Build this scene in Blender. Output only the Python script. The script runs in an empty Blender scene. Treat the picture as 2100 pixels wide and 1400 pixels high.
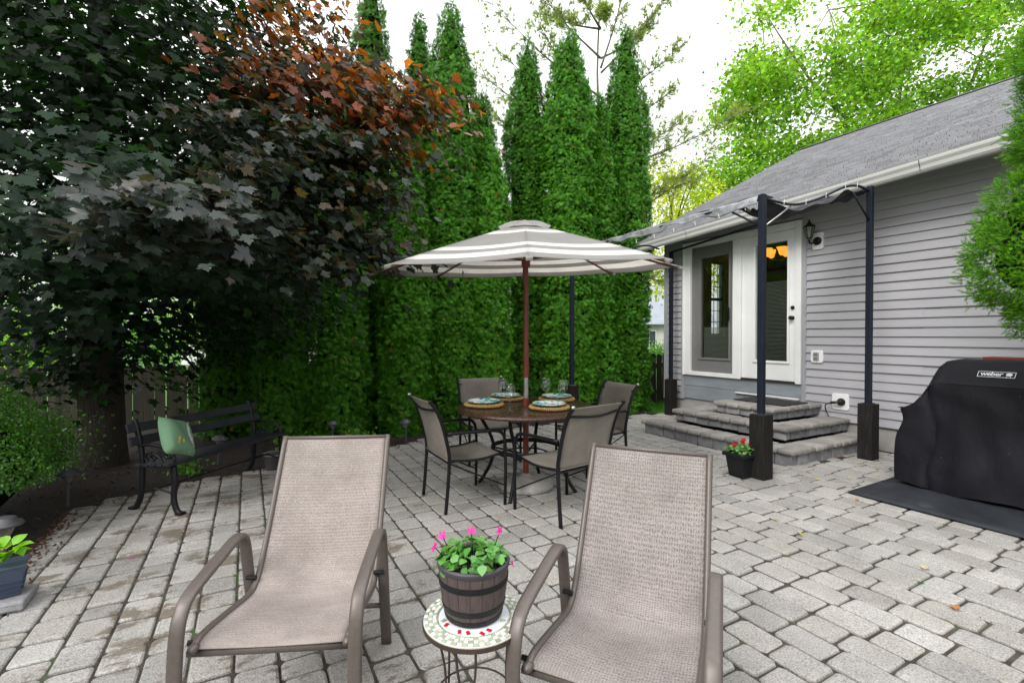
import bpy, math, random
import numpy as np
from mathutils import Vector, Matrix, Quaternion
R = math.radians
random.seed(7)
rng = np.random.default_rng(7)
scene = bpy.context.scene
C = scene.collection

# ------------------------------------------------------------------ camera, sky, sun, exposure
EYE = 1.36
YAW = math.atan(543/991.7)          # camera looks 28.7 degrees to the right of the house wall's direction (+Y)
PITCH = math.atan(12/991.7)
cam_d = bpy.data.cameras.new('camera'); cam = bpy.data.objects.new('camera', cam_d); C.objects.link(cam)
cam.location = (0, 0, EYE)
cam.rotation_euler = (R(90)-PITCH, 0, -YAW)
cam_d.sensor_width = 36; cam_d.lens = 17.0; cam_d.clip_start = 0.05; cam_d.clip_end = 900
scene.camera = cam

w = bpy.data.worlds.new('World'); scene.world = w; w.use_nodes = True
nt = w.node_tree; nt.nodes.clear()
sky = nt.nodes.new('ShaderNodeTexSky'); sky.sky_type = 'NISHITA'; sky.sun_disc = False
SUN_EL, SUN_AZ = 42, 248
sky.sun_elevation = R(SUN_EL); sky.sun_rotation = R(SUN_AZ); sky.dust_density = 6; sky.air_density = 1.0
hs = nt.nodes.new('ShaderNodeHueSaturation'); hs.inputs['Saturation'].default_value = 0.12
mx = nt.nodes.new('ShaderNodeMix'); mx.data_type = 'RGBA'; mx.inputs[0].default_value = 0.86
tcw = nt.nodes.new('ShaderNodeTexCoord'); sz_ = nt.nodes.new('ShaderNodeSeparateXYZ'); nt.links.new(tcw.outputs['Generated'], sz_.inputs[0])
ra = nt.nodes.new('ShaderNodeMapRange'); ra.inputs['From Min'].default_value = 0; ra.inputs['From Max'].default_value = 1
ra.inputs['To Min'].default_value = 5.9; ra.inputs['To Max'].default_value = 17.2; nt.links.new(sz_.outputs['Z'], ra.inputs['Value'])
vm = nt.nodes.new('ShaderNodeVectorMath'); vm.operation = 'SCALE'; vm.inputs[0].default_value = (.99, 1.0, 1.015); nt.links.new(ra.outputs[0], vm.inputs['Scale'])
nt.links.new(vm.outputs[0], mx.inputs[7])                # white cloud layer, standard overcast: three times brighter overhead than at the horizon
bg = nt.nodes.new('ShaderNodeBackground'); bg.inputs['Strength'].default_value = 0.10
wo = nt.nodes.new('ShaderNodeOutputWorld')
nt.links.new(sky.outputs[0], hs.inputs['Color']); nt.links.new(hs.outputs[0], mx.inputs[6])
nt.links.new(mx.outputs[2], bg.inputs['Color']); nt.links.new(bg.outputs[0], wo.inputs['Surface'])
sd = bpy.data.lights.new('sun', 'SUN'); sun = bpy.data.objects.new('sun', sd); C.objects.link(sun)
sd.energy = 1.25; sd.angle = R(25); sd.color = (1, 0.97, 0.92)
sdir = Vector((math.sin(R(SUN_AZ))*math.cos(R(SUN_EL)), math.cos(R(SUN_AZ))*math.cos(R(SUN_EL)), math.sin(R(SUN_EL))))
sun.rotation_euler = sdir.to_track_quat('Z', 'Y').to_euler()
scene.view_settings.view_transform = 'Standard'; scene.view_settings.look = 'None'
scene.view_settings.exposure = 0.85; scene.view_settings.gamma = 1.0; scene.view_settings.use_curve_mapping = False
scene.render.engine = 'CYCLES'
scene.cycles.use_denoising = True
scene.cycles.max_bounces = 8; scene.cycles.transparent_max_bounces = 16
scene.cycles.diffuse_bounces = 3; scene.cycles.glossy_bounces = 3; scene.cycles.transmission_bounces = 6

def pt(u, v, d):
    """a point d metres ahead of the viewpoint on the bearing and elevation (u, v) of the survey picture"""
    x = (u-1050)/991.7; z = -(v-700)/991.7
    c, s = math.cos(PITCH), math.sin(PITCH)
    y2 = c+z*s; z2 = -s+z*c
    t = d/y2
    ct, st = math.cos(YAW), math.sin(YAW)
    return Vector(((x*ct+y2*st)*t, (-x*st+y2*ct)*t, EYE+z2*t))

# ------------------------------------------------------------------ materials
MATS = {}
def nmat(name):
    m = bpy.data.materials.new(name); m.use_nodes = True
    b = m.node_tree.nodes['Principled BSDF']; MATS[name] = m
    return m, m.node_tree, b
def N(t, typ, **kw):
    n = t.nodes.new(typ)
    for k, v in kw.items():
        if k in n.inputs.keys() if isinstance(k, str) else False: n.inputs[k].default_value = v
        else: setattr(n, k, v)
    return n
def ramp(t, src, stops):
    r = t.nodes.new('ShaderNodeValToRGB'); e = r.color_ramp.elements
    while len(e) < len(stops): e.new(0.5)
    for i, (p, c) in enumerate(stops):
        e[i].position = p; e[i].color = (*c, 1) if len(c) == 3 else c
    t.links.new(src, r.inputs[0]); return r.outputs[0]
def mix(t, fac, a, b, mode='MIX'):
    m = t.nodes.new('ShaderNodeMix'); m.data_type = 'RGBA'; m.blend_type = mode
    for s, i in ((fac, 0), (a, 6), (b, 7)):
        if isinstance(s, (int, float)): m.inputs[i].default_value = s
        elif isinstance(s, tuple): m.inputs[i].default_value = (*s, 1) if len(s) == 3 else s
        else: t.links.new(s, m.inputs[i])
    return m.outputs[2]
def math_(t, op, a, b=None):
    m = t.nodes.new('ShaderNodeMath'); m.operation = op
    for s, i in ((a, 0), (b, 1)):
        if s is None: continue
        if isinstance(s, (int, float)): m.inputs[i].default_value = s
        else: t.links.new(s, m.inputs[i])
    return m.outputs[0]
def noise(t, vec, scale, detail=4, rough=0.6, out=0):
    n = t.nodes.new('ShaderNodeTexNoise'); n.inputs['Scale'].default_value = scale
    n.inputs['Detail'].default_value = detail; n.inputs['Roughness'].default_value = rough
    if vec is not None: t.links.new(vec, n.inputs['Vector'])
    return n.outputs[out]
def coord(t, which='Object'):
    return t.nodes.new('ShaderNodeTexCoord').outputs[which]
def world_pos(t): return t.nodes.new('ShaderNodeNewGeometry').outputs['Position']
def scale_vec(t, vec, s):
    m = t.nodes.new('ShaderNodeMapping'); m.inputs['Scale'].default_value = s; t.links.new(vec, m.inputs['Vector']); return m.outputs[0]
def bump(t, b, h, strength=0.3, dist=0.01):
    n = t.nodes.new('ShaderNodeBump'); n.inputs['Strength'].default_value = strength; n.inputs['Distance'].default_value = dist
    t.links.new(h, n.inputs['Height']); t.links.new(n.outputs[0], b.inputs['Normal'])
def pm(name, c1, c2=None, scale=8, rough=0.6, metal=0.0, bmp=0.15, bscale=60, bdist=0.004, spec=0.5, stretch=(1, 1, 1), wpos=False, per_obj=0.0):
    """two-tone mottled procedural material"""
    m, t, b = nmat(name)
    c2 = c2 or tuple(x*0.8 for x in c1)
    v = world_pos(t) if wpos else coord(t); v = scale_vec(t, v, stretch)
    f = noise(t, v, scale, 5)
    col = ramp(t, f, [(0.32, c1), (0.68, c2)])
    if per_obj:
        oi = t.nodes.new('ShaderNodeObjectInfo').outputs['Random']
        col = mix(t, 1.0, col, ramp(t, oi, [(0, (1-per_obj,)*3), (1, (1+per_obj*.6,)*3)]), 'MULTIPLY')
    t.links.new(col, b.inputs['Base Color'])
    b.inputs['Roughness'].default_value = rough; b.inputs['Metallic'].default_value = metal; b.inputs['Specular IOR Level'].default_value = spec
    if bmp: bump(t, b, noise(t, v, bscale, 4), bmp, bdist)
    return m
def foliage_mat(name, base, rough=0.45, transl=0.35, spec=0.4, tip=None, back=None):
    """leaf: diffuse + gloss + light shining through; 'tint' attribute varies leaf to leaf, 'tipness' from base to tip"""
    m, t, b = nmat(name)
    at = t.nodes.new('ShaderNodeAttribute'); at.attribute_name = 'tint'
    col = mix(t, 1.0, at.outputs['Color'], base, 'MULTIPLY')
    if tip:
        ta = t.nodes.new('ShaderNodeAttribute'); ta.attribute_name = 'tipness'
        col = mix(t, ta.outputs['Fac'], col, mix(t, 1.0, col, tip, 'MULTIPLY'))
    if back:
        g = t.nodes.new('ShaderNodeNewGeometry')
        col = mix(t, g.outputs['Backfacing'], col, mix(t, 1.0, col, back, 'MULTIPLY'))
    t.links.new(col, b.inputs['Base Color']); b.inputs['Roughness'].default_value = rough; b.inputs['Specular IOR Level'].default_value = spec
    tr = t.nodes.new('ShaderNodeBsdfTranslucent'); t.links.new(mix(t, 1.0, col, (1.5, 1.6, 0.8), 'MULTIPLY'), tr.inputs['Color'])
    ms = t.nodes.new('ShaderNodeMixShader'); ms.inputs[0].default_value = transl
    o = t.nodes['Material Output']
    t.links.new(b.outputs[0], ms.inputs[1]); t.links.new(tr.outputs[0], ms.inputs[2]); t.links.new(ms.outputs[0], o.inputs['Surface'])
    return m

# ------------------------------------------------------------------ mesh building
class MB:
    def __init__(s): s.v = []; s.f = []; s.m = []; s.uv = []
    def quad(s, pts, mi=0, uv=None):
        i = len(s.v); s.v += [tuple(p) for p in pts]; s.f.append(tuple(range(i, i+len(pts)))); s.m.append(mi); return s
    def box(s, c, d, rot=None, mi=0):
        i = len(s.v)
        for sx, sy, sz in ((-1,-1,-1),(1,-1,-1),(1,1,-1),(-1,1,-1),(-1,-1,1),(1,-1,1),(1,1,1),(-1,1,1)):
            p = Vector((sx*d[0]/2, sy*d[1]/2, sz*d[2]/2))
            if rot is not None: p = rot @ p
            s.v.append((c[0]+p.x, c[1]+p.y, c[2]+p.z))
        for f in ((3,2,1,0),(4,5,6,7),(0,1,5,4),(1,2,6,5),(2,3,7,6),(3,0,4,7)):
            s.f.append(tuple(i+k for k in f)); s.m.append(mi)
        return s
    def span(s, a, b, mi=0):
        a = Vector(a); b = Vector(b)
        return s.box((a+b)/2, [abs(x) for x in (b-a)], None, mi)
    def frustum(s, c, w0, w1, h, mi=0):
        """square bucket shape, base at c"""
        i = len(s.v)
        for z, (a, b) in ((0, w0), (h, w1)):
            for sx, sy in ((-1,-1),(1,-1),(1,1),(-1,1)): s.v.append((c[0]+sx*a/2, c[1]+sy*b/2, c[2]+z))
        for f in ((3,2,1,0),(4,5,6,7),(0,1,5,4),(1,2,6,5),(2,3,7,6),(3,0,4,7)):
            s.f.append(tuple(i+k for k in f)); s.m.append(mi)
        return s
    def tube(s, pts, r, n=8, prof=None, closed=False, side=None, mi=0, cap=True):
        """sweep a circle (or an (a, b) ellipse/flat profile, a along 'side') along pts"""
        pts = [Vector(p) for p in pts]; k = len(pts)
        rr = r if isinstance(r, (list, tuple)) else [r]*k
        i0 = len(s.v); prev = None
        for j, p in enumerate(pts):
            if closed: t = pts[(j+1) % k]-pts[j-1]
            else: t = pts[min(j+1, k-1)]-pts[max(j-1, 0)]
            t.normalize()
            if side is not None: a = Vector(side)
            elif prev is None: a = Vector((0, 0, 1)) if abs(t.z) < 0.9 else Vector((1, 0, 0))
            else: a = prev
            a = (a-t*a.dot(t)).normalized(); b = t.cross(a); prev = a
            for q in range(n):
                an = 2*math.pi*q/n
                if prof: ca, cb = prof[0]*math.copysign(abs(math.cos(an))**.6, math.cos(an)), prof[1]*math.copysign(abs(math.sin(an))**.6, math.sin(an))
                else: ca, cb = rr[j]*math.cos(an), rr[j]*math.sin(an)
                s.v.append(tuple(p+a*ca+b*cb))
        for j in range(k if closed else k-1):
            for q in range(n):
                a0 = i0+j*n; b0 = i0+((j+1) % k)*n
                s.f.append((a0+q, a0+(q+1) % n, b0+(q+1) % n, b0+q)); s.m.append(mi)
        if cap and not closed:
            s.f.append(tuple(i0+q for q in reversed(range(n)))); s.m.append(mi)
            s.f.append(tuple(i0+(k-1)*n+q for q in range(n))); s.m.append(mi)
        return s
    def lathe(s, prof, n=24, c=(0, 0, 0), mi=0, closed=False):
        i0 = len(s.v)
        for r, z in prof:
            for q in range(n):
                a = 2*math.pi*q/n; s.v.append((c[0]+r*math.cos(a), c[1]+r*math.sin(a), c[2]+z))
        for j in range(len(prof)-1):
            for q in range(n):
                a, b = i0+j*n, i0+(j+1)*n
                s.f.append((a+q, a+(q+1) % n, b+(q+1) % n, b+q)); s.m.append(mi)
        if closed:
            s.f.append(tuple(i0+q for q in reversed(range(n)))); s.m.append(mi)
            j = len(prof)-1; s.f.append(tuple(i0+j*n+q for q in range(n))); s.m.append(mi)
        return s
    def grid(s, fn, nu, nv, mi=0, wrap=False):
        i0 = len(s.v)
        for a in range(nu+1):
            for b in range(nv+1): s.v.append(tuple(fn(a/nu, b/nv)))
        for a in range(nu):
            for b in range(nv):
                p = i0+a*(nv+1)+b; s.f.append((p, p+nv+1, p+nv+2, p+1)); s.m.append(mi)
        return s
    def extrude(s, poly, off, mi=0):
        """prism: planar polygon (list of points) pushed along vector off"""
        off = Vector(off); i = len(s.v); k = len(poly)
        s.v += [tuple(p) for p in poly] + [tuple(Vector(p)+off) for p in poly]
        s.f.append(tuple(reversed(range(i, i+k)))); s.f.append(tuple(range(i+k, i+2*k))); s.m += [mi, mi]
        for q in range(k):
            s.f.append((i+q, i+(q+1) % k, i+k+(q+1) % k, i+k+q)); s.m.append(mi)
        return s
    def mesh(s, name, smooth=None):
        me = bpy.data.meshes.new(name); me.from_pydata(s.v, [], s.f)
        me.polygons.foreach_set('material_index', s.m)
        if smooth: me.polygons.foreach_set('use_smooth', [True]*len(s.f))
        me.update(); return me
    def build(s, name, mats, parent=None, smooth=False, bevel=0, loc=None, solid=0):
        me = s.mesh(name, smooth)
        for m in (mats if isinstance(mats, (list, tuple)) else [mats]): me.materials.append(MATS[m] if isinstance(m, str) else m)
        o = bpy.data.objects.new(name, me); C.objects.link(o)
        if parent is not None: o.parent = parent
        if loc is not None: o.location = loc
        if solid:
            sm = o.modifiers.new('solid', 'SOLIDIFY'); sm.thickness = solid; sm.offset = 0
        if bevel:
            bm = o.modifiers.new('bevel', 'BEVEL'); bm.width = bevel; bm.segments = 2; bm.limit_method = 'ANGLE'; bm.angle_limit = R(40)
        if smooth == 'auto': 
            pass
        return o
def tag(o, label=None, cat=None, group=None, kind=None):
    if label: o['label'] = label
    if cat: o['category'] = cat
    if group: o['group'] = group
    if kind: o['kind'] = kind
    return o
def thing(name, label, cat, loc=(0, 0, 0), rz=0, group=None):
    o = bpy.data.objects.new(name, None); C.objects.link(o); o.empty_display_size = 0.1
    o.location = loc; o.rotation_euler = (0, 0, rz)
    return tag(o, label, cat, group)
def inst(me, name, parent=None, mw=None):
    o = bpy.data.objects.new(name, me); C.objects.link(o)
    if parent is not None: o.parent = parent
    if mw is not None: o.matrix_local = mw
    return o
def copy_tree(o, parent=None):
    c = o.copy(); C.objects.link(c); c.parent = parent
    for ch in [q for q in KIDS.get(o.name, [])]: copy_tree(ch, c)
    return c
KIDS = {}
def index_kids():
    KIDS.clear()
    for o in scene.objects:
        if o.parent: KIDS.setdefault(o.parent.name, []).append(o)
def smooth_curve(pts, n=6):
    """Catmull-Rom through pts"""
    p = [Vector(q) for q in pts]; p = [p[0]*2-p[1]]+p+[p[-1]*2-p[-2]]; out = []
    for i in range(1, len(p)-2):
        for k in range(n):
            t = k/n; a, b, c, d = p[i-1:i+3]
            out.append(0.5*((2*b)+(c-a)*t+(2*a-5*b+4*c-d)*t*t+(3*b-a-3*c+d)*t**3))
    out.append(p[-2]); return out
def rotz(a): return Matrix.Rotation(a, 3, 'Z')

# numpy foliage ------------------------------------------------------------
def np_mesh(name, V, F, mats, tint=None, tip=None, mi=None):
    """V (n,3), F (m,3) triangles"""
    me = bpy.data.meshes.new(name); n, m = len(V), len(F)
    me.vertices.add(n); me.vertices.foreach_set('co', V.astype(np.float32).ravel())
    me.loops.add(m*3); me.loops.foreach_set('vertex_index', F.astype(np.int32).ravel())
    me.polygons.add(m); me.polygons.foreach_set('loop_start', np.arange(0, m*3, 3, dtype=np.int32))
    if mi is not None: me.polygons.foreach_set('material_index', mi.astype(np.int32))
    me.update(calc_edges=True)
    if tint is not None:
        a = me.attributes.new('tint', 'FLOAT_COLOR', 'POINT')
        a.data.foreach_set('color', np.concatenate([tint, np.ones((n, 1))], 1).astype(np.float32).ravel())
    if tip is not None:
        a = me.attributes.new('tipness', 'FLOAT', 'POINT'); a.data.foreach_set('value', tip.astype(np.float32))
    for q in mats: me.materials.append(MATS[q])
    return me
def frames(nrm, axis):
    z = nrm/np.linalg.norm(nrm, axis=1, keepdims=True)
    y = axis-(axis*z).sum(1, keepdims=True)*z; y /= np.linalg.norm(y, axis=1, keepdims=True)+1e-9
    x = np.cross(y, z); return x, y, z
def scatter(P, nrm, axis, sc, tmpl, tris, tints, tip=None, asp=None):
    """copy a template leaf to every point -> V, F, tint, tip arrays"""
    x, y, z = frames(nrm, axis); n, k = len(P), len(tmpl)
    t = tmpl[None]*sc[:, None, None]
    if asp is not None: t = t*asp[:, None, :]
    V = P[:, None, :]+t[..., 0:1]*x[:, None, :]+t[..., 1:2]*y[:, None, :]+t[..., 2:3]*z[:, None, :]
    F = (tris[None]+(np.arange(n)*k)[:, None, None]).reshape(-1, 3)
    T = np.repeat(tints, k, 0); tp = np.tile(tip, n) if tip is not None else None
    return V.reshape(-1, 3), F, T, tp
_K = rng.normal(size=(10, 3)); _PH = rng.uniform(0, 6.28, 10)
def wob(P, s, seed=0):
    """cheap smooth 3-D noise, about -1..1"""
    a = np.sin((P*s)@_K.T+_PH*(1+seed*0.37)); b = np.sin((P*s*2.3)@np.roll(_K, 3+seed % 5, 0).T+_PH*2.1)
    return a.mean(1)*2.2+b.mean(1)*1.2
def obj(name, me, parent=None, kind=None):
    o = bpy.data.objects.new(name, me); C.objects.link(o)
    if parent is not None: o.parent = parent
    if kind: o['kind'] = kind
    return o

# ------------------------------------------------------------------ material library
def make_materials():
    # tumbled concrete pavers: speckled grey, each stone a little different, dirt patches in the older left part
    m, t, b = nmat('paver'); p = world_pos(t)
    oi = t.nodes.new('ShaderNodeAttribute'); oi.attribute_name = 'shade'
    c = ramp(t, noise(t, p, 3.2, 6, .7), [(0.3, (0.262, 0.256, 0.248)), (0.7, (0.362, 0.355, 0.343))])
    sp = ramp(t, noise(t, p, 140, 3, .75), [(0.33, (0.50, 0.48, 0.46)), (0.5, (1, 1, 1)), (0.66, (1.32, 1.32, 1.3))])
    c = mix(t, 1.0, c, sp, 'MULTIPLY')
    v = t.nodes.new('ShaderNodeTexVoronoi'); v.inputs['Scale'].default_value = 150; t.links.new(p, v.inputs['Vector'])
    c = mix(t, ramp(t, v.outputs['Distance'], [(0.05, (0.7,)*3), (0.17, (0,)*3)]), c, (0.16, 0.145, 0.13))
    c = mix(t, 1.0, c, oi.outputs['Color'], 'MULTIPLY')
    c = mix(t, 1.0, c, ramp(t, noise(t, p, .9, 5, .6), [(.3, (.80, .79, .77)), (.7, (1.12, 1.11, 1.10))]), 'MULTIPLY')
    # dirt: blotches, mostly where the tree drips (x < 1.6)
    sx = t.nodes.new('ShaderNodeSeparateXYZ'); t.links.new(p, sx.inputs[0])
    near = math_(t, 'MULTIPLY', math_(t, 'SUBTRACT', 1.35, sx.outputs['X']), 0.09); nearc = t.nodes.new('ShaderNodeClamp'); t.links.new(near, nearc.inputs[0]); nearc.inputs['Min'].default_value = -0.10; nearc.inputs['Max'].default_value = 0.075
    dn = math_(t, 'ADD', noise(t, scale_vec(t, p, (1.4, 2.2, 1)), 2.1, 8, .72), nearc.outputs[0])
    c = mix(t, ramp(t, dn, [(0.60, (0,)*3), (0.66, (.86,)*3)]), c, mix(t, noise(t, p, 60, 3), (0.075, 0.06, 0.045), (0.17, 0.14, 0.105)))
    t.links.new(c, b.inputs['Base Color']); b.inputs['Roughness'].default_value = .9; b.inputs['Specular IOR Level'].default_value = .25
    h = math_(t, 'ADD', math_(t, 'MULTIPLY', noise(t, p, 24, 5), 1.2), noise(t, p, 160, 3)); bump(t, b, h, .55, .006)
    m, t, b = nmat('joint'); p = world_pos(t)
    c = ramp(t, noise(t, p, 5, 5), [(0.42, (0.030, 0.025, 0.020)), (0.58, (0.07, 0.058, 0.044)), (0.66, (0.03, 0.065, 0.012))])
    t.links.new(c, b.inputs['Base Color']); b.inputs['Roughness'].default_value = 1; bump(t, b, noise(t, p, 90, 4), .8, .01)
    pm('mulch', (0.008, 0.006, 0.004), (0.022, 0.012, 0.008), 14, .95, bmp=.9, bscale=45, bdist=.03, wpos=True)
    pm('chip', (0.03, 0.015, 0.009), (0.10, 0.042, 0.02), 9, .9, wpos=True)
    pm('grass_soil', (0.035, 0.11, 0.012), (0.06, 0.17, 0.02), 3, .95, bmp=.8, bscale=30, bdist=.03, wpos=True)
    pm('siding', (0.40, 0.39, 0.415), (0.345, 0.335, 0.36), 2.2, .5, bmp=.12, bscale=14, bdist=.012, stretch=(1, .35, 1.2), wpos=True)
    pm('trim_grey', (0.33, 0.33, 0.35), (0.29, 0.29, 0.31), 5, .5, bmp=.05)
    pm('white_paint', (0.80, 0.80, 0.80), (0.74, 0.74, 0.73), 4, .4, bmp=.04, bscale=30)
    pm('screen_grey', (0.175, 0.17, 0.17), (0.155, 0.15, 0.15), 5, .6, bmp=.05)
    pm('sill_blue', (0.27, 0.30, 0.33), (0.20, 0.22, 0.24), 5, .55, stretch=(1, .4, 2))
    pm('concrete', (0.36, 0.345, 0.325), (0.27, 0.26, 0.245), 5, .9, bmp=.4, bscale=80)
    pm('gutter', (0.62, 0.615, 0.60), (0.52, 0.515, 0.50), 2.5, .38, bmp=.03, stretch=(1, .3, 1))
    pm('soffit', (0.50, 0.48, 0.46), (0.42, 0.40, 0.385), 4, .6)
    m, t, b = nmat('shingle'); p = world_pos(t)
    at = t.nodes.new('ShaderNodeAttribute'); at.attribute_name = 'tint'
    c = mix(t, 1.0, at.outputs['Color'], ramp(t, noise(t, p, 160, 3, .7), [(0.3, (0.6,)*3), (0.7, (1.3,)*3)]), 'MULTIPLY')
    t.links.new(c, b.inputs['Base Color']); b.inputs['Roughness'].default_value = .95; bump(t, b, noise(t, p, 220, 2), .5, .004)
    pm('post_metal', (0.010, 0.013, 0.022), (0.016, 0.019, 0.030), 6, .45, bmp=.05, spec=.15)
    m, t, b = nmat('stained_wood'); p = coord(t)
    c = ramp(t, noise(t, scale_vec(t, p, (14, 14, 1.2)), 4, 6, .7), [(0.3, (0.008, 0.008, 0.008)), (0.62, (0.022, 0.020, 0.018)), (0.75, (0.075, 0.065, 0.055))])
    t.links.new(c, b.inputs['Base Color']); b.inputs['Roughness'].default_value = .65; b.inputs['Specular IOR Level'].default_value = .12; bump(t, b, noise(t, scale_vec(t, p, (30, 30, 1.5)), 3, 4), .5, .004)
    pm('canopy_dark', (0.018, 0.018, 0.020), (0.03, 0.03, 0.033), 9, .55, spec=.2, bmp=.5, bscale=12, bdist=.02)
    pm('canopy_silver', (0.36, 0.37, 0.395), (0.13, 0.133, 0.145), 7, .33, bmp=.6, bscale=16, bdist=.02)
    for nm, a, bb in (('cap_stone', (0.30, 0.28, 0.26), (0.21, 0.197, 0.183)), ('riser_stone', (0.30, 0.295, 0.305), (0.17, 0.168, 0.178))):
        pm(nm, a, bb, 7, .92, bmp=.75, bscale=55, bdist=.012, wpos=True, per_obj=.22)
    pm('door_mat', (0.012, 0.012, 0.012), (0.02, 0.02, 0.02), 40, .95, bmp=.6, bscale=200)
    m, t, b = nmat('rubber'); p = world_pos(t)
    c = ramp(t, noise(t, p, 3.5, 5, .65), [(0.35, (0.016, 0.018, 0.023)), (0.62, (0.03, 0.033, 0.040)), (0.75, (0.06, 0.063, 0.07))])
    t.links.new(c, b.inputs['Base Color']); b.inputs['Roughness'].default_value = .6; b.inputs['Specular IOR Level'].default_value = .2; bump(t, b, noise(t, p, 5, 3), .3, .02)
    m, t, b = nmat('cover_cloth'); p = world_pos(t)
    c = ramp(t, noise(t, p, 3, 5, .65), [(0.35, (0.008, 0.008, 0.011)), (0.65, (0.014, 0.014, 0.018)), (0.8, (0.024, 0.024, 0.028))])
    sp = noise(t, p, 260, 1)
    c = mix(t, ramp(t, noise(t, p, 38, 2, .5), [(0.74, (0,)*3), (0.76, (.35,)*3)]), c, (0.13, 0.13, 0.13))
    t.links.new(c, b.inputs['Base Color']); b.inputs['Roughness'].default_value = .6; b.inputs['Specular IOR Level'].default_value = .14; bump(t, b, math_(t, 'ADD', math_(t, 'MULTIPLY', sp, .06), math_(t, 'ADD', noise(t, scale_vec(t, p, (1, 1, .45)), 6, 3), math_(t, 'MULTIPLY', noise(t, scale_vec(t, p, (1, 1.6, .7)), 15, 1), .12))), .55, .03)
    pm('logo_white', (0.75, 0.75, 0.76), (0.62, 0.62, 0.63), 30, .6)
    pm('red_wood', (0.22, 0.035, 0.018), (0.15, 0.022, 0.012), 8, .5, stretch=(8, 1, 8))
    pm('bronze_metal', (0.115, 0.095, 0.085), (0.095, 0.078, 0.069), 60, .42, metal=.25, bmp=.12, bscale=300, bdist=.001)
    pm('black_metal', (0.006, 0.006, 0.007), (0.010, 0.010, 0.012), 8, .38, bmp=.05, spec=.22)
    pm('iron', (0.006, 0.006, 0.007), (0.011, 0.011, 0.013), 18, .4, bmp=.3, bscale=70, spec=.25)
    pm('bench_slat', (0.022, 0.023, 0.030), (0.012, 0.012, 0.015), 7, .45, stretch=(1, 1, 1), bmp=.3, bscale=40, spec=.25)
    # woven sling cloth, uv in metres
    for nm, ca, cb, cd, per, alpha in (('sling_speckled', (0.345, 0.295, 0.26), (0.165, 0.165, 0.18), (0.11, 0.095, 0.09), 290, 0), ('sling_beige', (0.325, 0.293, 0.28), (0.20, 0.178, 0.17), (0.075, 0.065, 0.062), 205, 0), ('sling_taupe', (0.30, 0.275, 0.24), (0.25, 0.23, 0.20), (0.15, 0.135, 0.12), 700, .14)):
        m, t, b = nmat(nm); uv = coord(t, 'UV')
        wv = []
        for rot in ('X', 'Y'):
            q = t.nodes.new('ShaderNodeTexWave'); q.bands_direction = rot; q.inputs['Scale'].default_value = per*(.5 if rot == 'X' else .34)/3.14; q.inputs['Distortion'].default_value = 3.5; q.inputs['Detail'].default_value = 1
            q.inputs['Detail Scale'].default_value = 3; t.links.new(uv, q.inputs['Vector']); wv.append(q.outputs['Fac'])
        weave = math_(t, 'MULTIPLY', wv[0], wv[1])
        c = mix(t, ramp(t, noise(t, scale_vec(t, uv, (1, 1.6, 1)), 120, 3, .75), [(.36, (0,)*3), (.64, (1,)*3)]), ca, cb)
        if nm == 'sling_speckled':
            hue = noise(t, uv, 330, 1, .5, out=1)
            c = mix(t, .30, c, mix(t, 1.0, mix(t, .62, hue, (.5, .5, .5)), (.85, .72, .65), 'MULTIPLY'))
        c = mix(t, ramp(t, noise(t, scale_vec(t, uv, (1.5, 26, 1)), 3, 4, .6), [(.35, (0,)*3), (.7, (.28,)*3)]), c, mix(t, 1.0, c, (.62, .58, .56), 'MULTIPLY'))
        c = mix(t, 1.0, c, ramp(t, noise(t, uv, 5, 4, .65), [(.3, (.74, .72, .70)), (.7, (1.10, 1.09, 1.08))]), 'MULTIPLY')
        c = mix(t, ramp(t, weave, [(.25, (0,)*3), (.66, (.62,)*3)]), c, cd)
        t.links.new(c, b.inputs['Base Color']); b.inputs['Roughness'].default_value = .8; b.inputs['Specular IOR Level'].default_value = .25
        bump(t, b, weave, .4, .001)
        if alpha: b.inputs['Alpha'].default_value = 1-alpha
    m, t, b = nmat('table_wood'); p = coord(t)
    c = ramp(t, noise(t, scale_vec(t, p, (3, 14, 3)), 4, 6, .65), [(.3, (0.030, 0.014, 0.009)), (.7, (0.062, 0.030, 0.018))])
    t.links.new(c, b.inputs['Base Color']); b.inputs['Specular IOR Level'].default_value = .6
    t.links.new(ramp(t, noise(t, p, 55, 3), [(.45, (.38,)*3), (.62, (.16,)*3)]), b.inputs['Roughness'])
    bump(t, b, ramp(t, noise(t, p, 75, 1), [(.60, (0,)*3), (.66, (1,)*3)]), .25, .003)
    pm('red_pole', (0.20, 0.035, 0.020), (0.145, 0.024, 0.014), 12, .35, stretch=(6, 6, 1), bmp=.1)
    pm('steel', (0.5, 0.5, 0.5), (0.4, 0.38, 0.35), 20, .3, metal=1)
    pm('rib_wood', (0.17, 0.055, 0.028), (0.11, 0.035, 0.018), 9, .5, stretch=(1, 1, 1))
    # umbrella cloth: concentric woven stripes, 'radial' attribute 0 at the top, 1 at the hem
    m, t, b = nmat('umbrella_cloth')
    at = t.nodes.new('ShaderNodeAttribute'); at.attribute_name = 'radial'
    g, wt = (0.40, 0.39, 0.375), (0.78, 0.77, 0.75)
    r = t.nodes.new('ShaderNodeValToRGB'); r.color_ramp.interpolation = 'CONSTANT'; e = r.color_ramp.elements
    stops = [(0, g), (.265, wt), (.345, g), (.66, wt), (.735, g), (.81, wt), (.905, g)]
    while len(e) < len(stops): e.new(.5)
    for i, (pp, c) in enumerate(stops): e[i].position = pp; e[i].color = (*c, 1)
    t.links.new(at.outputs['Fac'], r.inputs[0])
    c = mix(t, 1.0, r.outputs[0], ramp(t, noise(t, coord(t), 5, 4), [(.3, (.93,)*3), (.7, (1.03,)*3)]), 'MULTIPLY')
    t.links.new(c, b.inputs['Base Color']); b.inputs['Roughness'].default_value = .85
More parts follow.
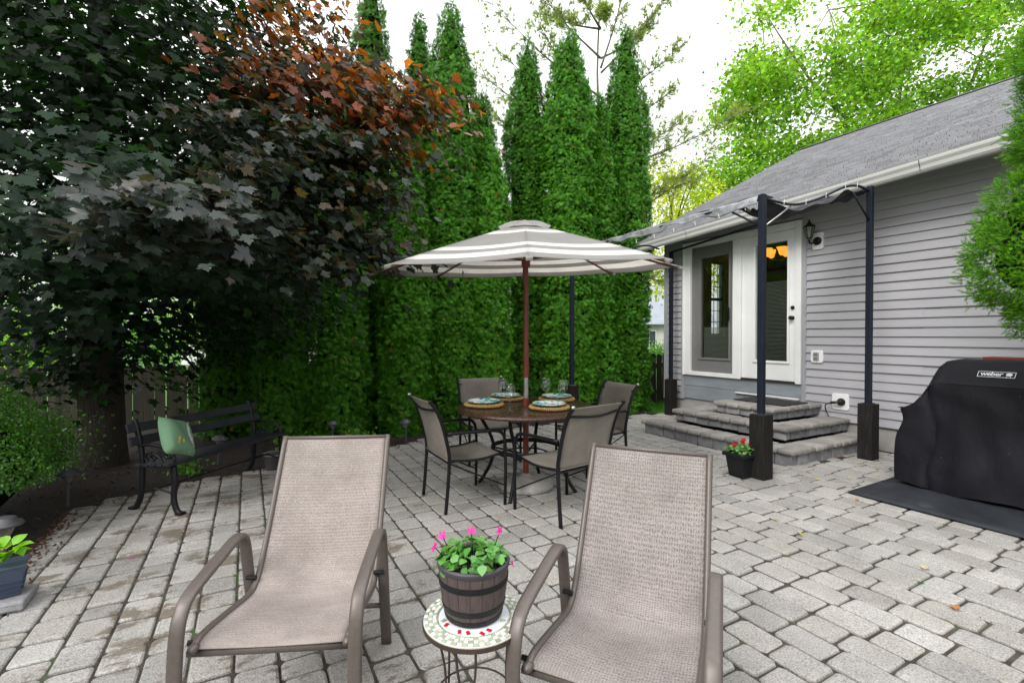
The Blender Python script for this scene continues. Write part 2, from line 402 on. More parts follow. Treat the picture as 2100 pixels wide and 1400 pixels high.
    tr = t.nodes.new('ShaderNodeBsdfTranslucent'); t.links.new(mix(t, 1.0, c, (1.25, 1.22, 1.2), 'MULTIPLY'), tr.inputs['Color'])
    ms = t.nodes.new('ShaderNodeMixShader'); ms.inputs[0].default_value = .55
    t.links.new(b.outputs[0], ms.inputs[1]); t.links.new(tr.outputs[0], ms.inputs[2]); t.links.new(ms.outputs[0], t.nodes['Material Output'].inputs['Surface'])
    pm('base_stone', (0.42, 0.40, 0.37), (0.24, 0.225, 0.205), 9, .95, bmp=.6, bscale=70, bdist=.01)
    pm('wicker', (0.50, 0.34, 0.13), (0.33, 0.20, 0.065), 60, .7, bmp=.6, bscale=120)
    m, t, b = nmat('plate_glaze'); p = coord(t)
    v1 = t.nodes.new('ShaderNodeTexVoronoi'); v1.inputs['Scale'].default_value = 24; v1.feature = 'DISTANCE_TO_EDGE'; t.links.new(p, v1.inputs['Vector'])
    c = mix(t, ramp(t, noise(t, p, 15, 3), [(.46, (0,)*3), (.5, (1,)*3)]), (0.08, 0.44, 0.50), (0.78, 0.82, 0.80))
    c = mix(t, ramp(t, noise(t, p, 23, 2), [(.60, (0,)*3), (.63, (1,)*3)]), c, (0.05, 0.16, 0.30))
    c = mix(t, ramp(t, noise(t, p, 19, 2, out=0), [(.30, (1,)*3), (.34, (0,)*3)]), c, (0.42, 0.22, 0.08))
    t.links.new(c, b.inputs['Base Color']); b.inputs['Roughness'].default_value = .2
    for nm, col in (('glass_clear', (.97, .98, .98)), ('door_glass', (.92, .94, .93))):
        m, t, b = nmat(nm); t.nodes.remove(b)
        tr = t.nodes.new('ShaderNodeBsdfTransparent'); tr.inputs[0].default_value = (*col, 1)
        gl = t.nodes.new('ShaderNodeBsdfGlossy'); gl.inputs['Roughness'].default_value = .01 if nm == 'glass_clear' else .025
        fr = t.nodes.new('ShaderNodeLayerWeight'); fr.inputs['Blend'].default_value = .5
        k_ = math_(t, 'ADD', math_(t, 'MULTIPLY', math_(t, 'POWER', fr.outputs['Facing'], 3.0), .8), .05 if nm == 'glass_clear' else .075)
        ms = t.nodes.new('ShaderNodeMixShader'); t.links.new(k_, ms.inputs[0])
        t.links.new(tr.outputs[0], ms.inputs[1]); t.links.new(gl.outputs[0], ms.inputs[2]); t.links.new(ms.outputs[0], t.nodes['Material Output'].inputs['Surface'])
    m, t, b = nmat('barrel_wood'); p = coord(t)
    c = ramp(t, noise(t, scale_vec(t, p, (40, 40, 1.5)), 3, 5, .7), [(.3, (0.048, 0.033, 0.033)), (.7, (0.092, 0.066, 0.062))])
    t.links.new(c, b.inputs['Base Color']); b.inputs['Roughness'].default_value = .6; bump(t, b, noise(t, scale_vec(t, p, (60, 60, 1)), 3, 3), .6, .003)
    pm('hoop_black', (0.008, 0.008, 0.010), (0.014, 0.014, 0.016), 10, .45, spec=.25)
    pm('pot_rim', (0.05, 0.042, 0.055), (0.035, 0.03, 0.038), 12, .5)
    pm('soil', (0.02, 0.014, 0.010), (0.05, 0.036, 0.026), 40, 1, bmp=1, bscale=80, bdist=.01)
    pm('tile_white', (0.72, 0.71, 0.67), (0.60, 0.60, 0.56), 20, .3, per_obj=.12)
    pm('tile_green', (0.28, 0.33, 0.22), (0.40, 0.44, 0.34), 14, .3, per_obj=.3)
    pm('tile_centre', (0.60, 0.64, 0.68), (0.70, 0.72, 0.74), 22, .3)
    pm('tile_red', (0.50, 0.012, 0.02), (0.40, 0.01, 0.015), 12, .3)
    pm('grout', (0.55, 0.53, 0.49), (0.45, 0.43, 0.40), 30, .9)
    pm('wire_brown', (0.030, 0.020, 0.016), (0.05, 0.03, 0.022), 30, .5)
    pm('black_plastic', (0.009, 0.009, 0.010), (0.014, 0.014, 0.016), 14, .42, spec=.25)
    pm('blue_plastic', (0.055, 0.075, 0.12), (0.04, 0.055, 0.09), 9, .5)
    pm('petal_pink', (0.52, 0.008, 0.23), (0.38, 0.006, 0.17), 20, .5)
    pm('petal_red', (0.62, 0.012, 0.012), (0.45, 0.006, 0.008), 20, .5)
    pm('petal_yellow', (0.65, 0.42, 0.02), (0.5, 0.3, 0.02), 20, .5)
    pm('lamp_plastic', (0.075, 0.075, 0.082), (0.05, 0.05, 0.055), 10, .42)
    pm('lamp_lens', (0.20, 0.19, 0.17), (0.12, 0.115, 0.105), 20, .15, spec=.8)
    pm('cord_black', (0.012, 0.012, 0.012), (0.02, 0.02, 0.02), 10, .5)
    pm('fence_wood', (0.058, 0.046, 0.029), (0.022, 0.020, 0.014), 3, .9, bmp=.4, bscale=40, stretch=(6, 6, .7), wpos=True, per_obj=.3)
    pm('bark', (0.028, 0.022, 0.017), (0.055, 0.043, 0.033), 8, .95, bmp=1, bscale=14, bdist=.05, stretch=(4, 4, .8), wpos=True)
    pm('bark_pale', (0.13, 0.09, 0.07), (0.24, 0.19, 0.16), 6, .9, bmp=.6, bscale=20, stretch=(2, 2, 1), wpos=True)
    pm('bark_grey', (0.13, 0.115, 0.10), (0.21, 0.185, 0.16), 6, .95, bmp=.6, bscale=20, stretch=(2, 2, 1), wpos=True)
    pm('pillow_cloth', (0.15, 0.275, 0.165), (0.12, 0.23, 0.135), 6, .85, bmp=.2, bscale=300, bdist=.001)
    pm('print_grey', (0.36, 0.42, 0.46), (0.62, 0.66, 0.68), 60, .8)
    pm('print_cream', (0.50, 0.52, 0.30), (0.42, 0.46, 0.25), 40, .8)
    pm('orange_wood', (0.35, 0.14, 0.03), (0.28, 0.10, 0.02), 12, .8)
    pm('room_wall', (0.20, 0.16, 0.115), (0.17, 0.14, 0.10), 3, .8)
    pm('room_floor', (0.07, 0.04, 0.02), (0.05, 0.03, 0.015), 5, .4)
    pm('dark_frame', (0.02, 0.018, 0.016), (0.03, 0.026, 0.022), 5, .5)
    pm('blind', (0.50, 0.50, 0.48), (0.44, 0.44, 0.42), 9, .6)
    pm('neighbour_stone', (0.62, 0.60, 0.58), (0.45, 0.44, 0.43), 1.6, .9, wpos=True)
    pm('neighbour_roof', (0.30, 0.33, 0.38), (0.24, 0.27, 0.31), 2, .9, wpos=True)
    pm('neighbour_white', (0.72, 0.72, 0.72), (0.66, 0.66, 0.66), 2, .8, wpos=True)
    pm('neighbour_brick', (0.36, 0.14, 0.08), (0.26, 0.09, 0.05), 5, .9, wpos=True)
    pm('window_dark', (0.04, 0.05, 0.06), (0.06, 0.07, 0.08), 3, .1)
    for nm, col in (('leaf_yellow', (.55, .36, .03)), ('leaf_orange', (.5, .17, .02)), ('leaf_brown', (.16, .07, .03)), ('leaf_tan', (.48, .40, .26)), ('petal_fallen', (.45, .02, .25))):
        pm(nm, col, tuple(x*.75 for x in col), 40, .6, bmp=0)
    m, t, b = nmat('lamp_glow'); b.inputs['Base Color'].default_value = (.9, .55, .2, 1)
    b.inputs['Emission Color'].default_value = (1, .34, .04, 1); b.inputs['Emission Strength'].default_value = 1.0
    # leaves
    foliage_mat('arborvitae', (0.024, 0.096, 0.007), .55, .22, .2, tip=(4.4, 3.5, 1.9))  # young tips lighter; base-to-tip contrast also puts light and shade into the colour
    foliage_mat('arborvitae_core', (0.006, 0.010, 0.004), .95, 0.0, .05)  # near-black body inside crowns; the shade of the gaps is put into its colour
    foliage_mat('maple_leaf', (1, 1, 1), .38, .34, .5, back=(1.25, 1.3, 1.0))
    foliage_mat('maple_leaf_shaded', (1, 1, 1), .55, .32, .22, back=(1.25, 1.4, 1.0))  # shaded copy of maple_leaf: gloss cut so these leaves read darker
    foliage_mat('birch_leaf', (0.20, 0.36, 0.035), .5, .5, .3)
    foliage_mat('yellow_leaf', (0.46, 0.50, 0.03), .5, .5, .3)
    foliage_mat('pine_needle', (0.22, 0.34, 0.07), .6, .25, .3)
    foliage_mat('box_leaf', (0.055, 0.165, 0.018), .38, .25, .6)
    foliage_mat('shrub_leaf', (0.085, 0.23, 0.02), .45, .35, .4)
    foliage_mat('spruce_needle', (0.032, 0.135, 0.006), .5, .25, .25, tip=(4.4, 2.7, 1.4))
    foliage_mat('potted_leaf', (0.085, 0.26, 0.040), .38, .3, .5)
    foliage_mat('hosta_leaf', (0.20, 0.46, 0.025), .4, .35, .5)
    foliage_mat('grass_blade', (0.070, 0.24, 0.016), .6, .3, .3)
make_materials()

# ------------------------------------------------------------------ ground
def interp(x, tab):
    if x <= tab[0][0]: return tab[0][1]
    for (a, b), (c, d) in zip(tab, tab[1:]):
        if x <= c: return b+(d-b)*(x-a)/(c-a)
    return tab[-1][1]
BACK = [(-1.25, 4.90), (-.93, 5.12), (-.5, 5.35), (0, 5.56), (.42, 5.74), (1.0, 5.92), (1.53, 5.96), (2.6, 6.2), (3.9, 6.3), (5.0, 6.15), (6.62, 6.2)]
LEFT = [(-3, -1.10), (3.5, -1.17), (4.38, -1.23), (4.95, -1.26)]
def on_patio(x, y): return y < interp(x, BACK) and x > interp(y, LEFT)
def build_ground():
    o = MB().grid(lambda a, b: (-250+500*a, -250+500*b, -0.09), 40, 40).build('lawn', 'grass_soil'); tag(o, kind='structure')
    poly = [(-6, -3), (-1.05, -3)] + [(-1.12, y) for y in (0, 2, 3.4)] + [(-1.2, 4.3)] + [(x, y-.02) for x, y in BACK[:-1]] + [(6.3, 6.16), (6.3, 6.9), (5.2, 7.6), (3, 8.2), (-3, 9.0), (-6, 9)]
    o = MB().extrude([(x, y, -.085) for x, y in poly], (0, 0, .075)).build('mulch_bed', 'mulch'); tag(o, kind='structure')
    pp = [(-1.1, -3), (6.62, -3)] + [(6.62, 6.2)] + [(x, y) for x, y in reversed(BACK[:-1])] + [(-1.23, 4.38), (-1.17, 3.5)]
    patio = MB().extrude([(x, y, -.08) for x, y in pp], (0, 0, .0695)).build('patio', 'joint'); tag(patio, kind='structure')
    # paver outlines: rounded rectangle with chipped corners
    def paver(L, W, seed):
        rd = random.Random(seed); out = []
        cr = .018
        for cx, cy, a0 in ((L/2-cr, W/2-cr, 0), (-L/2+cr, W/2-cr, 90), (-L/2+cr, -W/2+cr, 180), (L/2-cr, -W/2+cr, 270)):
            k = rd.uniform(.55, 1.9)
            for a in (0, 45, 90):
                rr = cr*(1 if a != 45 else k*.62+.38 if k < 1 else 1-.28*(k-1))
                jx, jy = rd.uniform(-.0035, .0025), rd.uniform(-.0025, .0015)
                out.append((cx+rr*math.cos(R(a0+a))+jx, cy+rr*math.sin(R(a0+a))+jy))
            nx = rd.uniform(-.004, .002)
        V, F = [], []; n = len(out)
        for k2, (z, ins) in enumerate(((-.055, .0), (-.014, .0), (-.004, .005), (.0, .014))):
            for x, y in out:
                l = math.hypot(x, y); f = (l-ins*1.2)/l
                V.append((x*f, y*f, z+(rd.uniform(-.0012, .0012) if k2 == 3 else 0)))
        for j in range(3):
            for q in range(n): F.append((j*n+q, j*n+(q+1) % n, (j+1)*n+(q+1) % n, (j+1)*n+q))
        F.append(tuple(range(3*n, 4*n)))
        return V, F
    PW = .166; LENS = (.13, .166, .166, .208, .25)
    variants = {}
    for L in set(LENS): variants[L] = [paver(L-.0085, PW-.0065, int(L*1000)+k) for k in range(6)]
    rd = random.Random(3); items = []
    k0 = int((-1.3+.388)/PW)-1
    for k in range(k0, 60):
        x = -.388+PW*(k+.5)
        if x > 6.6-PW*.3: break
        y = -2.4+rd.uniform(0, .2); k2 = 0
        while y < 6.5:
            if x < 1.9: L = rd.choice(LENS); sc = 1.0
            else:                                # house side: longer stones, their ends nearly in line
                ye = -2.4+.222*(k2+1)+.03*math.sin(k*2.4)+rd.gauss(0, .022)+(.11 if (k//3) % 3 == 1 else 0); L = .208; sc = max(.12, ye-y)/L; k2 += 1
            yc = y+L*sc/2; y += L*sc
            if not on_patio(x, yc): continue
            if x > 5.0 and 3.05 < yc < 5.08: continue
            items.append((x, yc, L, rd.randrange(6), rd.uniform(-.004, .004), rd.gauss(0, .006), rd.uniform(-.012, .012), rd.uniform(-.012, .012), min(1.15, max(.72, rd.gauss(1, .075))), rd.choice((0, math.pi)), sc))
    # the 300 that show largest: nearest in front of the viewpoint and inside the view
    fw = Vector((math.sin(YAW), math.cos(YAW))); rt = Vector((math.cos(YAW), -math.sin(YAW)))
    def key(it):
        d = it[0]*fw.x+it[1]*fw.y; l = it[0]*rt.x+it[1]*rt.y
        vis = d > 1.75 and abs(l) < d*1.07+.1
        return (0 if vis else 1, d if vis else 0)
    items.sort(key=key)
    cache = {}
    mat = MATS['paver']
    V, F, S = [], [], []
    for i, (x, y, L, vi, dz, a, tx, ty, sh, fl, sc) in enumerate(items):
        v, f = variants[L][vi]
        M = Matrix.Translation((x, y, dz)) @ Matrix.Rotation(math.pi/2+a+fl, 4, 'Z') @ Matrix.Rotation(tx, 4, 'X') @ Matrix.Rotation(ty, 4, 'Y') @ Matrix.Diagonal((sc, 1, 1, 1))
        if i < 300:
            si = round(sh*8)/8
            key2 = (L, vi, si)
            if key2 not in cache:
                me = bpy.data.meshes.new('paver'); me.from_pydata(v, [], f); me.materials.append(mat)
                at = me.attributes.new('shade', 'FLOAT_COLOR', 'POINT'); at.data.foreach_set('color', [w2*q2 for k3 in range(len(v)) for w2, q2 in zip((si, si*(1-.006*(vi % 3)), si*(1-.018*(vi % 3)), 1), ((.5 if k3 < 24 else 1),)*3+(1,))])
                me.update(); cache[key2] = me
            inst(cache[key2], 'paver', patio, M)
        else:
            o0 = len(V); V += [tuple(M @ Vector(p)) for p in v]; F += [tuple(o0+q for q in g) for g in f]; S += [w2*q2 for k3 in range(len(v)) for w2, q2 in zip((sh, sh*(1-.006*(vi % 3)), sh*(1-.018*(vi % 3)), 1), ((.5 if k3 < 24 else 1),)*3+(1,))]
    me = bpy.data.meshes.new('paver'); me.from_pydata(V, [], F); me.materials.append(mat)
    at = me.attributes.new('shade', 'FLOAT_COLOR', 'POINT'); at.data.foreach_set('color', S); me.update()
    obj('paver_field', me, patio, 'stuff')
    # mulch chips
    n = 5200; P = []
    rd = random.Random(5)
    while len(P) < n:
        x, y = rd.uniform(-2.6, 6.2), rd.uniform(3.2, 8.2)
        if on_patio(x, y-.03) or on_patio(x+.03, y): continue
        P.append((x, y, -.004+rd.uniform(0, .012)))
    for _ in range(500):
        x = rd.uniform(-1.25, 5.5); P.append((x, interp(x, BACK)-abs(rd.gauss(0, .10)), .004))
        y = rd.uniform(3, 4.9); P.append((interp(y, LEFT)+abs(rd.gauss(0, .05)), y, .004))
    P = np.array(P); n = len(P)
    nr = rng.normal(size=(n, 3))*.45+np.array([0, 0, 1]); ax = rng.normal(size=(n, 3))
    tm = np.array([(-.25, -1, 0), (.3, -.8, .1), (.22, 1, 0), (-.3, .85, .12)], float)*.5
    Vv, Ff, T, _ = scatter(P, nr, ax, rng.uniform(.012, .05, n), tm, np.array([(0, 1, 2), (0, 2, 3)]), np.ones((n, 3)))
    tag(obj('mulch_chips', np_mesh('mulch_chips', Vv, Ff, ['chip'])), 'dark brown bark chips covering the planting bed', 'mulch', kind='stuff')
    # grass blades past the house corner
    n = 9000; xs = rng.uniform(5.0, 9.0, n); ys = rng.uniform(6.25, 9.5, n); k = (ys < 7.0) & (xs < 5.6); xs, ys = xs[~k], ys[~k]; n = len(xs)
    P = np.stack([xs, ys, np.full(n, -.088)], 1)
    ax = rng.normal(size=(n, 3))*.35+np.array([0, 0, 1]); nr = rng.normal(size=(n, 3))*[1, 1, .2]
    tm = np.array([(-.07, 0, 0), (.07, 0, 0), (0, 1, .15)], float)
    Vv, Ff, T, _ = scatter(P, nr, ax, rng.uniform(.05, .11, n), tm, np.array([(0, 1, 2)]), rng.uniform(.7, 1.3, (n, 1))*np.ones((1, 3)))
    tag(obj('grass', np_mesh('grass', Vv, Ff, ['grass_blade'], T)), 'short green lawn grass behind the steps by the wooden fence', 'grass', kind='stuff')
build_ground()

# ------------------------------------------------------------------ house
WX = 6.607
def gut_z(y): return 2.852+(6.107-y)*.0486
def build_house():
    H = thing('house', 'grey vinyl sided house with white glazed patio doors and grey shingle roof', 'house', (WX, 3, 0))
    off = Vector((WX, 3, 0))
    class L(MB):
        def build(s, name, mats, parent=None, **k):
            lvl = parent
            s.v = [tuple(Vector(p)-off) for p in s.v] if parent is H else s.v
            return MB.build(s, name, mats, parent, **k)
    HY1 = 6.28
    wall = L()
    wall.span((WX+.02, -5, .25), (WX+.14, 3.86, 3.4)).span((WX+.02, 5.87, .25), (WX+.14, HY1, 3.4)).span((WX+.02, 3.86, 2.92), (WX+.14, 5.87, 3.4)).span((WX+.02, 3.86, .25), (WX+.14, 5.87, .70))
    # gable wall with its window opening
    a, b, z0, z1 = 7.60, 7.98, 1.37, 2.74
    y0, y1 = HY1-.12, HY1
    wall.span((WX+.142, y0, .25), (a, y1, 3.3)).span((b, y0, .25), (16.4, y1, 3.3)).span((a, y0, .25), (b, y1, z0)).span((a, y0, z1), (b, y1, 3.3))
    wall.extrude([(WX+.142, y0, 3.3), (16.4, y0, 3.3), (11.5, y0, 5.5)], (0, .12, 0))
    wall.span((16.28, -5, .25), (16.4, y0, 3.3)).span((WX+.142, -5.1, .25), (16.4, -5, 3.3))
    wall = wall.build('wall', 'trim_grey', H)
    fnd = L().span((WX+.012, -5, -.05), (WX+.2, HY1-.01, .25)).span((WX+.2, HY1-.2, -.05), (16.4, HY1-.01, .25)).build('foundation', 'concrete', H)
    for y in (-1.2, -.8, -.4, 0, .4, .8, 1.2, 1.6, 2.0, 2.4, 2.8, 3.2, 3.6):       # block joints of the foundation
        pass
    # siding boards, one by one
    LAP = .107; n = 28
    def board(y0, y1):
        prof = [(0, .006), (-.019, .006), (-.022, .010), (-.021, .020), (-.004, LAP+.004), (.012, LAP+.004), (.012, .006)]
        m = MB().extrude([(x, 0, z) for x, z in prof], (0, y1-y0, 0)); me = m.mesh('siding_board'); me.materials.append(MATS['siding']); return me
    br, bl, bt = board(-5, 3.80), board(5.935, 6.235), board(3.86, 5.87)
    JO = (-1.5, .25, 1.65, 2.55); BR = {q: (board(-5, q), board(q-.03, 3.80)) for q in JO}
    for i in range(n):
        z = .270+i*LAP
        yj = JO[(i*3+i//4) % 4]
        for me, y in ((BR[yj][0], -5), (BR[yj][1], yj-.03), (bl, 5.935)) + (((bt, 3.86),) if z > 2.92 else ()):
            o = inst(me, 'siding_board', wall); o.location = Vector((WX-(.0022 if y == yj-.03 else 0), y, z))-off
            o.rotation_euler = (0, 0, random.gauss(0, .0004))
    L().span((WX-.03, 6.235, .24), (WX+.05, 6.32, 3.3)).build('corner_trim', 'trim_grey', H, bevel=.004)
    L().span((WX-.028, 3.80, .275), (WX+.01, 3.856, 3.2)).build('channel_trim', 'trim_grey', H, bevel=.003)
    L().span((WX-.022, 5.87, .275), (WX+.01, 5.935, 2.95)).build('channel_trim', 'trim_grey', H, bevel=.003)
    L().span((WX-.02, -5, 3.10), (WX+.0, 6.2, 3.17)).build('frieze_trim', 'trim_grey', H)
    L().span((WX-.01, 3.86, .30), (WX+.03, 5.87, .515)).build('sill_board', 'sill_blue', H, bevel=.003)
    L().span((WX-.014, 3.86, .519), (WX+.03, 5.87, .697)).build('sill_board', 'sill_blue', H, bevel=.003)
    L().span((WX-.06, 3.88, .485), (WX-.016, 4.85, .50)).build('door_strip', 'white_paint', H)
    L().span((WX-.02, 3.84, .28), (WX+.0, 3.875, .47)).build('exposed_stud', 'orange_wood', H)
    # door unit
    fr = L()
    ya, yb, z0, z1 = 3.857, 5.872, .70, 2.925
    for (p, q) in (((ya, z0), (ya+.075, z1)), ((yb-.155, z0), (yb, z1)), ((ya+.075, z1-.10), (yb-.155, z1)), ((4.765, z0), (4.905, z1-.10)), ((4.905, z0), (yb-.155, z0+.065))):
        fr.span((WX-.055, p[0], p[1]), (WX+.06, q[0], q[1]))
    frame = fr.build('door_frame', 'white_paint', H, bevel=.006)
    L().span((WX-.045, ya+.075, z0-.0), (WX+.06, 4.765, z0+.026)).build('threshold', 'dark_frame', H)
    L().span((WX-.068, yb-.030, z0), (WX-.054, yb-.004, z1)).build('frame_bead', 'white_paint', H)
    def leaf(name, mat, y0, y1, z0, z1, gy0, gy1, gz0, gz1, xf, lab, mould):
        d = L()
        d.span((xf, y0, z0), (xf+.045, y1, gz0)).span((xf, y0, gz1), (xf+.045, y1, z1)).span((xf, y0, gz0), (xf+.045, gy0, gz1)).span((xf, gy1, gz0), (xf+.045, y1, gz1))
        d = d.build(name, mat, H); d['label'] = lab
        m = MB(); w_ = .035
        for p, q in (((gy0-w_, gz0-w_), (gy1+w_, gz0)), ((gy0-w_, gz1), (gy1+w_, gz1+w_)), ((gy0-w_, gz0), (gy0, gz1)), ((gy1, gz0), (gy1+w_, gz1))):
            m.span(Vector((xf-.018, p[0], p[1]))-off, Vector((xf-.002, q[0], q[1]))-off)
        m.build('glass_moulding', mould, d, bevel=.006)
        MB().span(Vector((xf+.018, gy0, gz0))-off, Vector((xf+.024, gy1, gz1))-off).build('pane', 'door_glass', d)
        return d
    d1 = leaf('screen_door', 'screen_grey', 4.912, 5.716, .767, 2.82, 4.995, 5.53, 1.0, 2.63, WX-.01, 'grey screened left door', 'screen_grey')
    d2 = leaf('patio_door', 'white_paint', 3.935, 4.762, .728, 2.822, 4.06, 4.545, 1.0, 2.68, WX-.018, 'white right door with long glass', 'white_paint')
    m = MB()
    for k in range(26): m.box(Vector((WX+.06, 5.262, 1.01+k*.019))-off, (.014, .52, .002), Matrix.Rotation(R(35), 3, 'Y'))
    tag(m.build('blind', 'blind', d1), kind='stuff')
    m = MB()
    for k in range(60): m.box(Vector((WX+.06, 4.30, 1.01+k*.019))-off, (.012, .48, .0015), Matrix.Rotation(R(12), 3, 'Y'))
    tag(m.build('blind', 'blind', d2), kind='stuff')
    MB().lathe([(0.0, 0), (.026, .0), (.028, .008), (.012, .02), (.012, .035), (.026, .04), (.03, .055), (.02, .072), (0, .075)], 16).build('door_knob', 'black_metal', d2, smooth=True).matrix_local = Matrix.Translation(Vector((WX-.02, 3.985, 1.605))-off) @ Matrix.Rotation(R(-90), 4, 'Y')
    MB().lathe([(0.0, 0), (.026, .0), (.028, .008), (.018, .02), (.016, .03), (0, .031)], 16).build('deadbolt', 'black_metal', d2, smooth=True).matrix_local = Matrix.Translation(Vector((WX-.02, 3.985, 1.745))-off) @ Matrix.Rotation(R(-90), 4, 'Y')
    MB().span(Vector((WX-.066, 4.955, 1.60))-off, Vector((WX-.056, 4.98, 1.80))-off).build('door_pull', 'black_metal', frame, bevel=.004)
    # room behind the doors with a far window
    r = L()
    r.span((WX+.141, 2.6, .66), (10.6, 6.155, .69), 1).span((10.6, 2.6, .69), (10.66, 6.155, 3.2)).span((WX+.141, 2.54, .69), (10.6, 2.6, 3.2)).span((WX+.141, 2.6, 3.14), (10.6, 6.155, 3.2))
    r.span((WX+.141, 6.13, .69), (a-.003, 6.155, 3.14)).span((b+.003, 6.13, .69), (10.6, 6.155, 3.14)).span((a, 6.13, .69), (b, 6.155, 1.365)).span((a, 6.13, 2.745), (b, 6.155, 3.14))
    r.build('room', ['room_wall', 'room_floor'], H)
    wd = L(); y = 6.2
    for p, q in (((a, 1.37), (a+.03, 2.74)), ((b-.03, 1.37), (b, 2.74)), ((a, 2.71), (b, 2.74)), ((a, 1.37), (b, 1.40)), ((a, 2.02), (b, 2.07))): wd.span((p[0], y-.03, p[1]), (q[0], y+.02, q[1]))
    xm = (a+b)/2
    for z in (1.62, 1.83, 2.28, 2.50): wd.span((a, y-.012, z-.005), (b, y-.002, z+.005))
    for xx in (a+.14, b-.14): wd.span((xx-.005, y-.011, 1.4), (xx+.005, y-.003, 2.71))
    wd = wd.build('window', 'dark_frame', H)
    MB().span(Vector((a, y+.004, 1.4))-off, Vector((b, y+.008, 2.71))-off).build('pane', 'glass_clear', wd)
    # roof: eave follows the gutter, tabs laid course by course
    EX, RXx, RZ, Y0, Y1 = 6.02, 11.5, 5.74, -5.2, 6.72
    def rp(x01, y):
        e = Vector((EX, y, gut_z(y)+.125)); q = Vector((RXx, y, RZ)); return e+(q-e)*x01
    rf = L(); 
    rf.grid(lambda p, q: rp(p, Y0+(Y1-Y0)*q)-Vector((0, 0, .015)), 4, 6).grid(lambda p, q: rp(1-p, Y0+(Y1-Y0)*q)*1.0 if False else Vector((RXx+(RXx-EX)*(1-p), Y0+(Y1-Y0)*q, RZ-(RZ-2.95)*(1-p))), 2, 2)
    roof = rf.build('roof', 'soffit', H, solid=.03)
    nc = 46; V, F, T = [], [], []; rd = random.Random(9)
    for c_ in range(nc):
        x0, x1 = c_/nc, min(1, (c_+1.35)/nc); yy = Y0+rd.uniform(0, .15)
        while yy < Y1:
            wdt = rd.choice((.09, .13, .17, .21, .26)); ye = min(yy+wdt, Y1+.02)
            lift = .019; s = rd.gauss(1, .10)
            p = [rp(x0, yy+.002), rp(x0, ye-.002), rp(x1, ye-.002), rp(x1, yy+.002)]; i = len(V)
            nrm = Vector((-.42, 0, .9))
            for k, q in enumerate(p):
                V.append(q+nrm*(lift+.004 if k < 2 else .001))
            V += [p[0]-nrm*.003, p[1]-nrm*.003]
            F += [(i, i+1, i+2), (i, i+2, i+3), (i+4, i+5, i+1), (i+4, i+1, i)]
            T += [(.25*s, .25*s, .268*s)]*6; yy = ye
    V = np.array([tuple(v-off) for v in V]); o = obj('shingles', np_mesh('shingles', V, np.array(F), ['shingle'], np.array(T)), roof, 'stuff')
    m = MB()
    for k in range(48):
        y = Y0+.25*k; m.box(Vector((RXx-.06, y+.125, RZ+.0))-off, (.17, .245, .018), Matrix.Rotation(R(-25), 3, 'Y'))
    tag(m.build('ridge_caps', 'dark_frame', roof), kind='stuff')
    # rake board, fascia, soffit, gutter
    m = MB(); m.grid(lambda p, q: rp(p, Y1-.01)-off-Vector((0, 0, .03+.14*q)), 1, 1).build('rake_board', 'white_paint', roof, solid=.025)
    sf = MB(); sf.grid(lambda p, q: Vector((6.14+(WX-6.14)*p, Y0+(Y1-Y0)*q, (gut_z(Y0+(Y1-Y0)*q)+.055)*(1-p)+3.175*p))-off, 1, 24)
    sf.build('soffit', 'soffit', roof, solid=.012)
    fa = MB(); fa.grid(lambda p, q: Vector((6.135, Y0+(Y1-Y0)*q, gut_z(Y0+(Y1-Y0)*q)+.01+.12*p))-off, 1, 4); fa.build('fascia', 'white_paint', roof, solid=.02)
    prof = [(.11, .125), (.11, .012), (.10, 0), (.045, 0), (.030, .02), (.022, .055), (.004, .085), (0, .105), (0, .122), (.012, .122), (.012, .112)]
    gm = MB()
    gm.grid(lambda p, q: Vector((6.02+interp(p*10, [(k, prof[k][0]) for k in range(11)]), Y0+(Y1-.02-Y0)*q, gut_z(Y0+(Y1-.02-Y0)*q)+interp(p*10, [(k, prof[k][1]) for k in range(11)])))-off, 10, 10)
    g = gm.build('gutter', 'gutter', roof, smooth=False, solid=.004)
    for y in (5.35, 2.35, -.6):
        MB().grid(lambda p, q: Vector((6.016+interp(p*10, [(k, prof[k][0]) for k in range(11)]), y+.006*q, gut_z(y)-.002+interp(p*10, [(k, prof[k][1]) for k in range(11)])))-off, 8, 1).build('gutter_seam', 'dark_frame', g, solid=.002)
    # fittings on the wall are part of the house
    def plate(y, z, w_, h_, name='wall_plate'):
        o = L(); c = .018; pts = [(-w_/2+c, -h_/2), (w_/2-c, -h_/2), (w_/2, -h_/2+c), (w_/2, h_/2-c), (w_/2-c, h_/2), (-w_/2+c, h_/2), (-w_/2, h_/2-c), (-w_/2, -h_/2+c)]
        return o.extrude([(WX-.034, y+p, z+q) for p, q in pts], (.03, 0, 0)).build(name, 'white_paint', H, bevel=.004)
    p1 = plate(3.655, 1.085, .155, .165, 'outlet_plate')
    MB().span(Vector((WX-.050, 3.625, 1.035))-off, Vector((WX-.035, 3.695, 1.14))-off).build('outlet_cover', 'trim_grey', p1, bevel=.004)
    for z in (1.062, 1.115): MB().span(Vector((WX-.056, 3.638, z-.012))-off, Vector((WX-.0505, 3.682, z+.012))-off).build('flap', 'screen_grey', p1, bevel=.002)
    p2 = plate(3.363, .525, .20, .205, 'inlet_plate')
    MB().lathe([(.0, 0), (.045, 0), (.047, .02), (.036, .035), (.030, .06), (0, .062)], 18).build('inlet_socket', 'black_plastic', p2, smooth=True).matrix_local = Matrix.Translation(Vector((WX-.034, 3.345, .525))-off) @ Matrix.Rotation(R(-90), 4, 'Y')
    MB().tube([(0, 0, 0), (0, .06, -.01), (0, .09, -.015)], .018, 10).build('plug', 'dark_frame', p2, smooth=True).location = Vector((WX-.095, 3.35, .525))-off
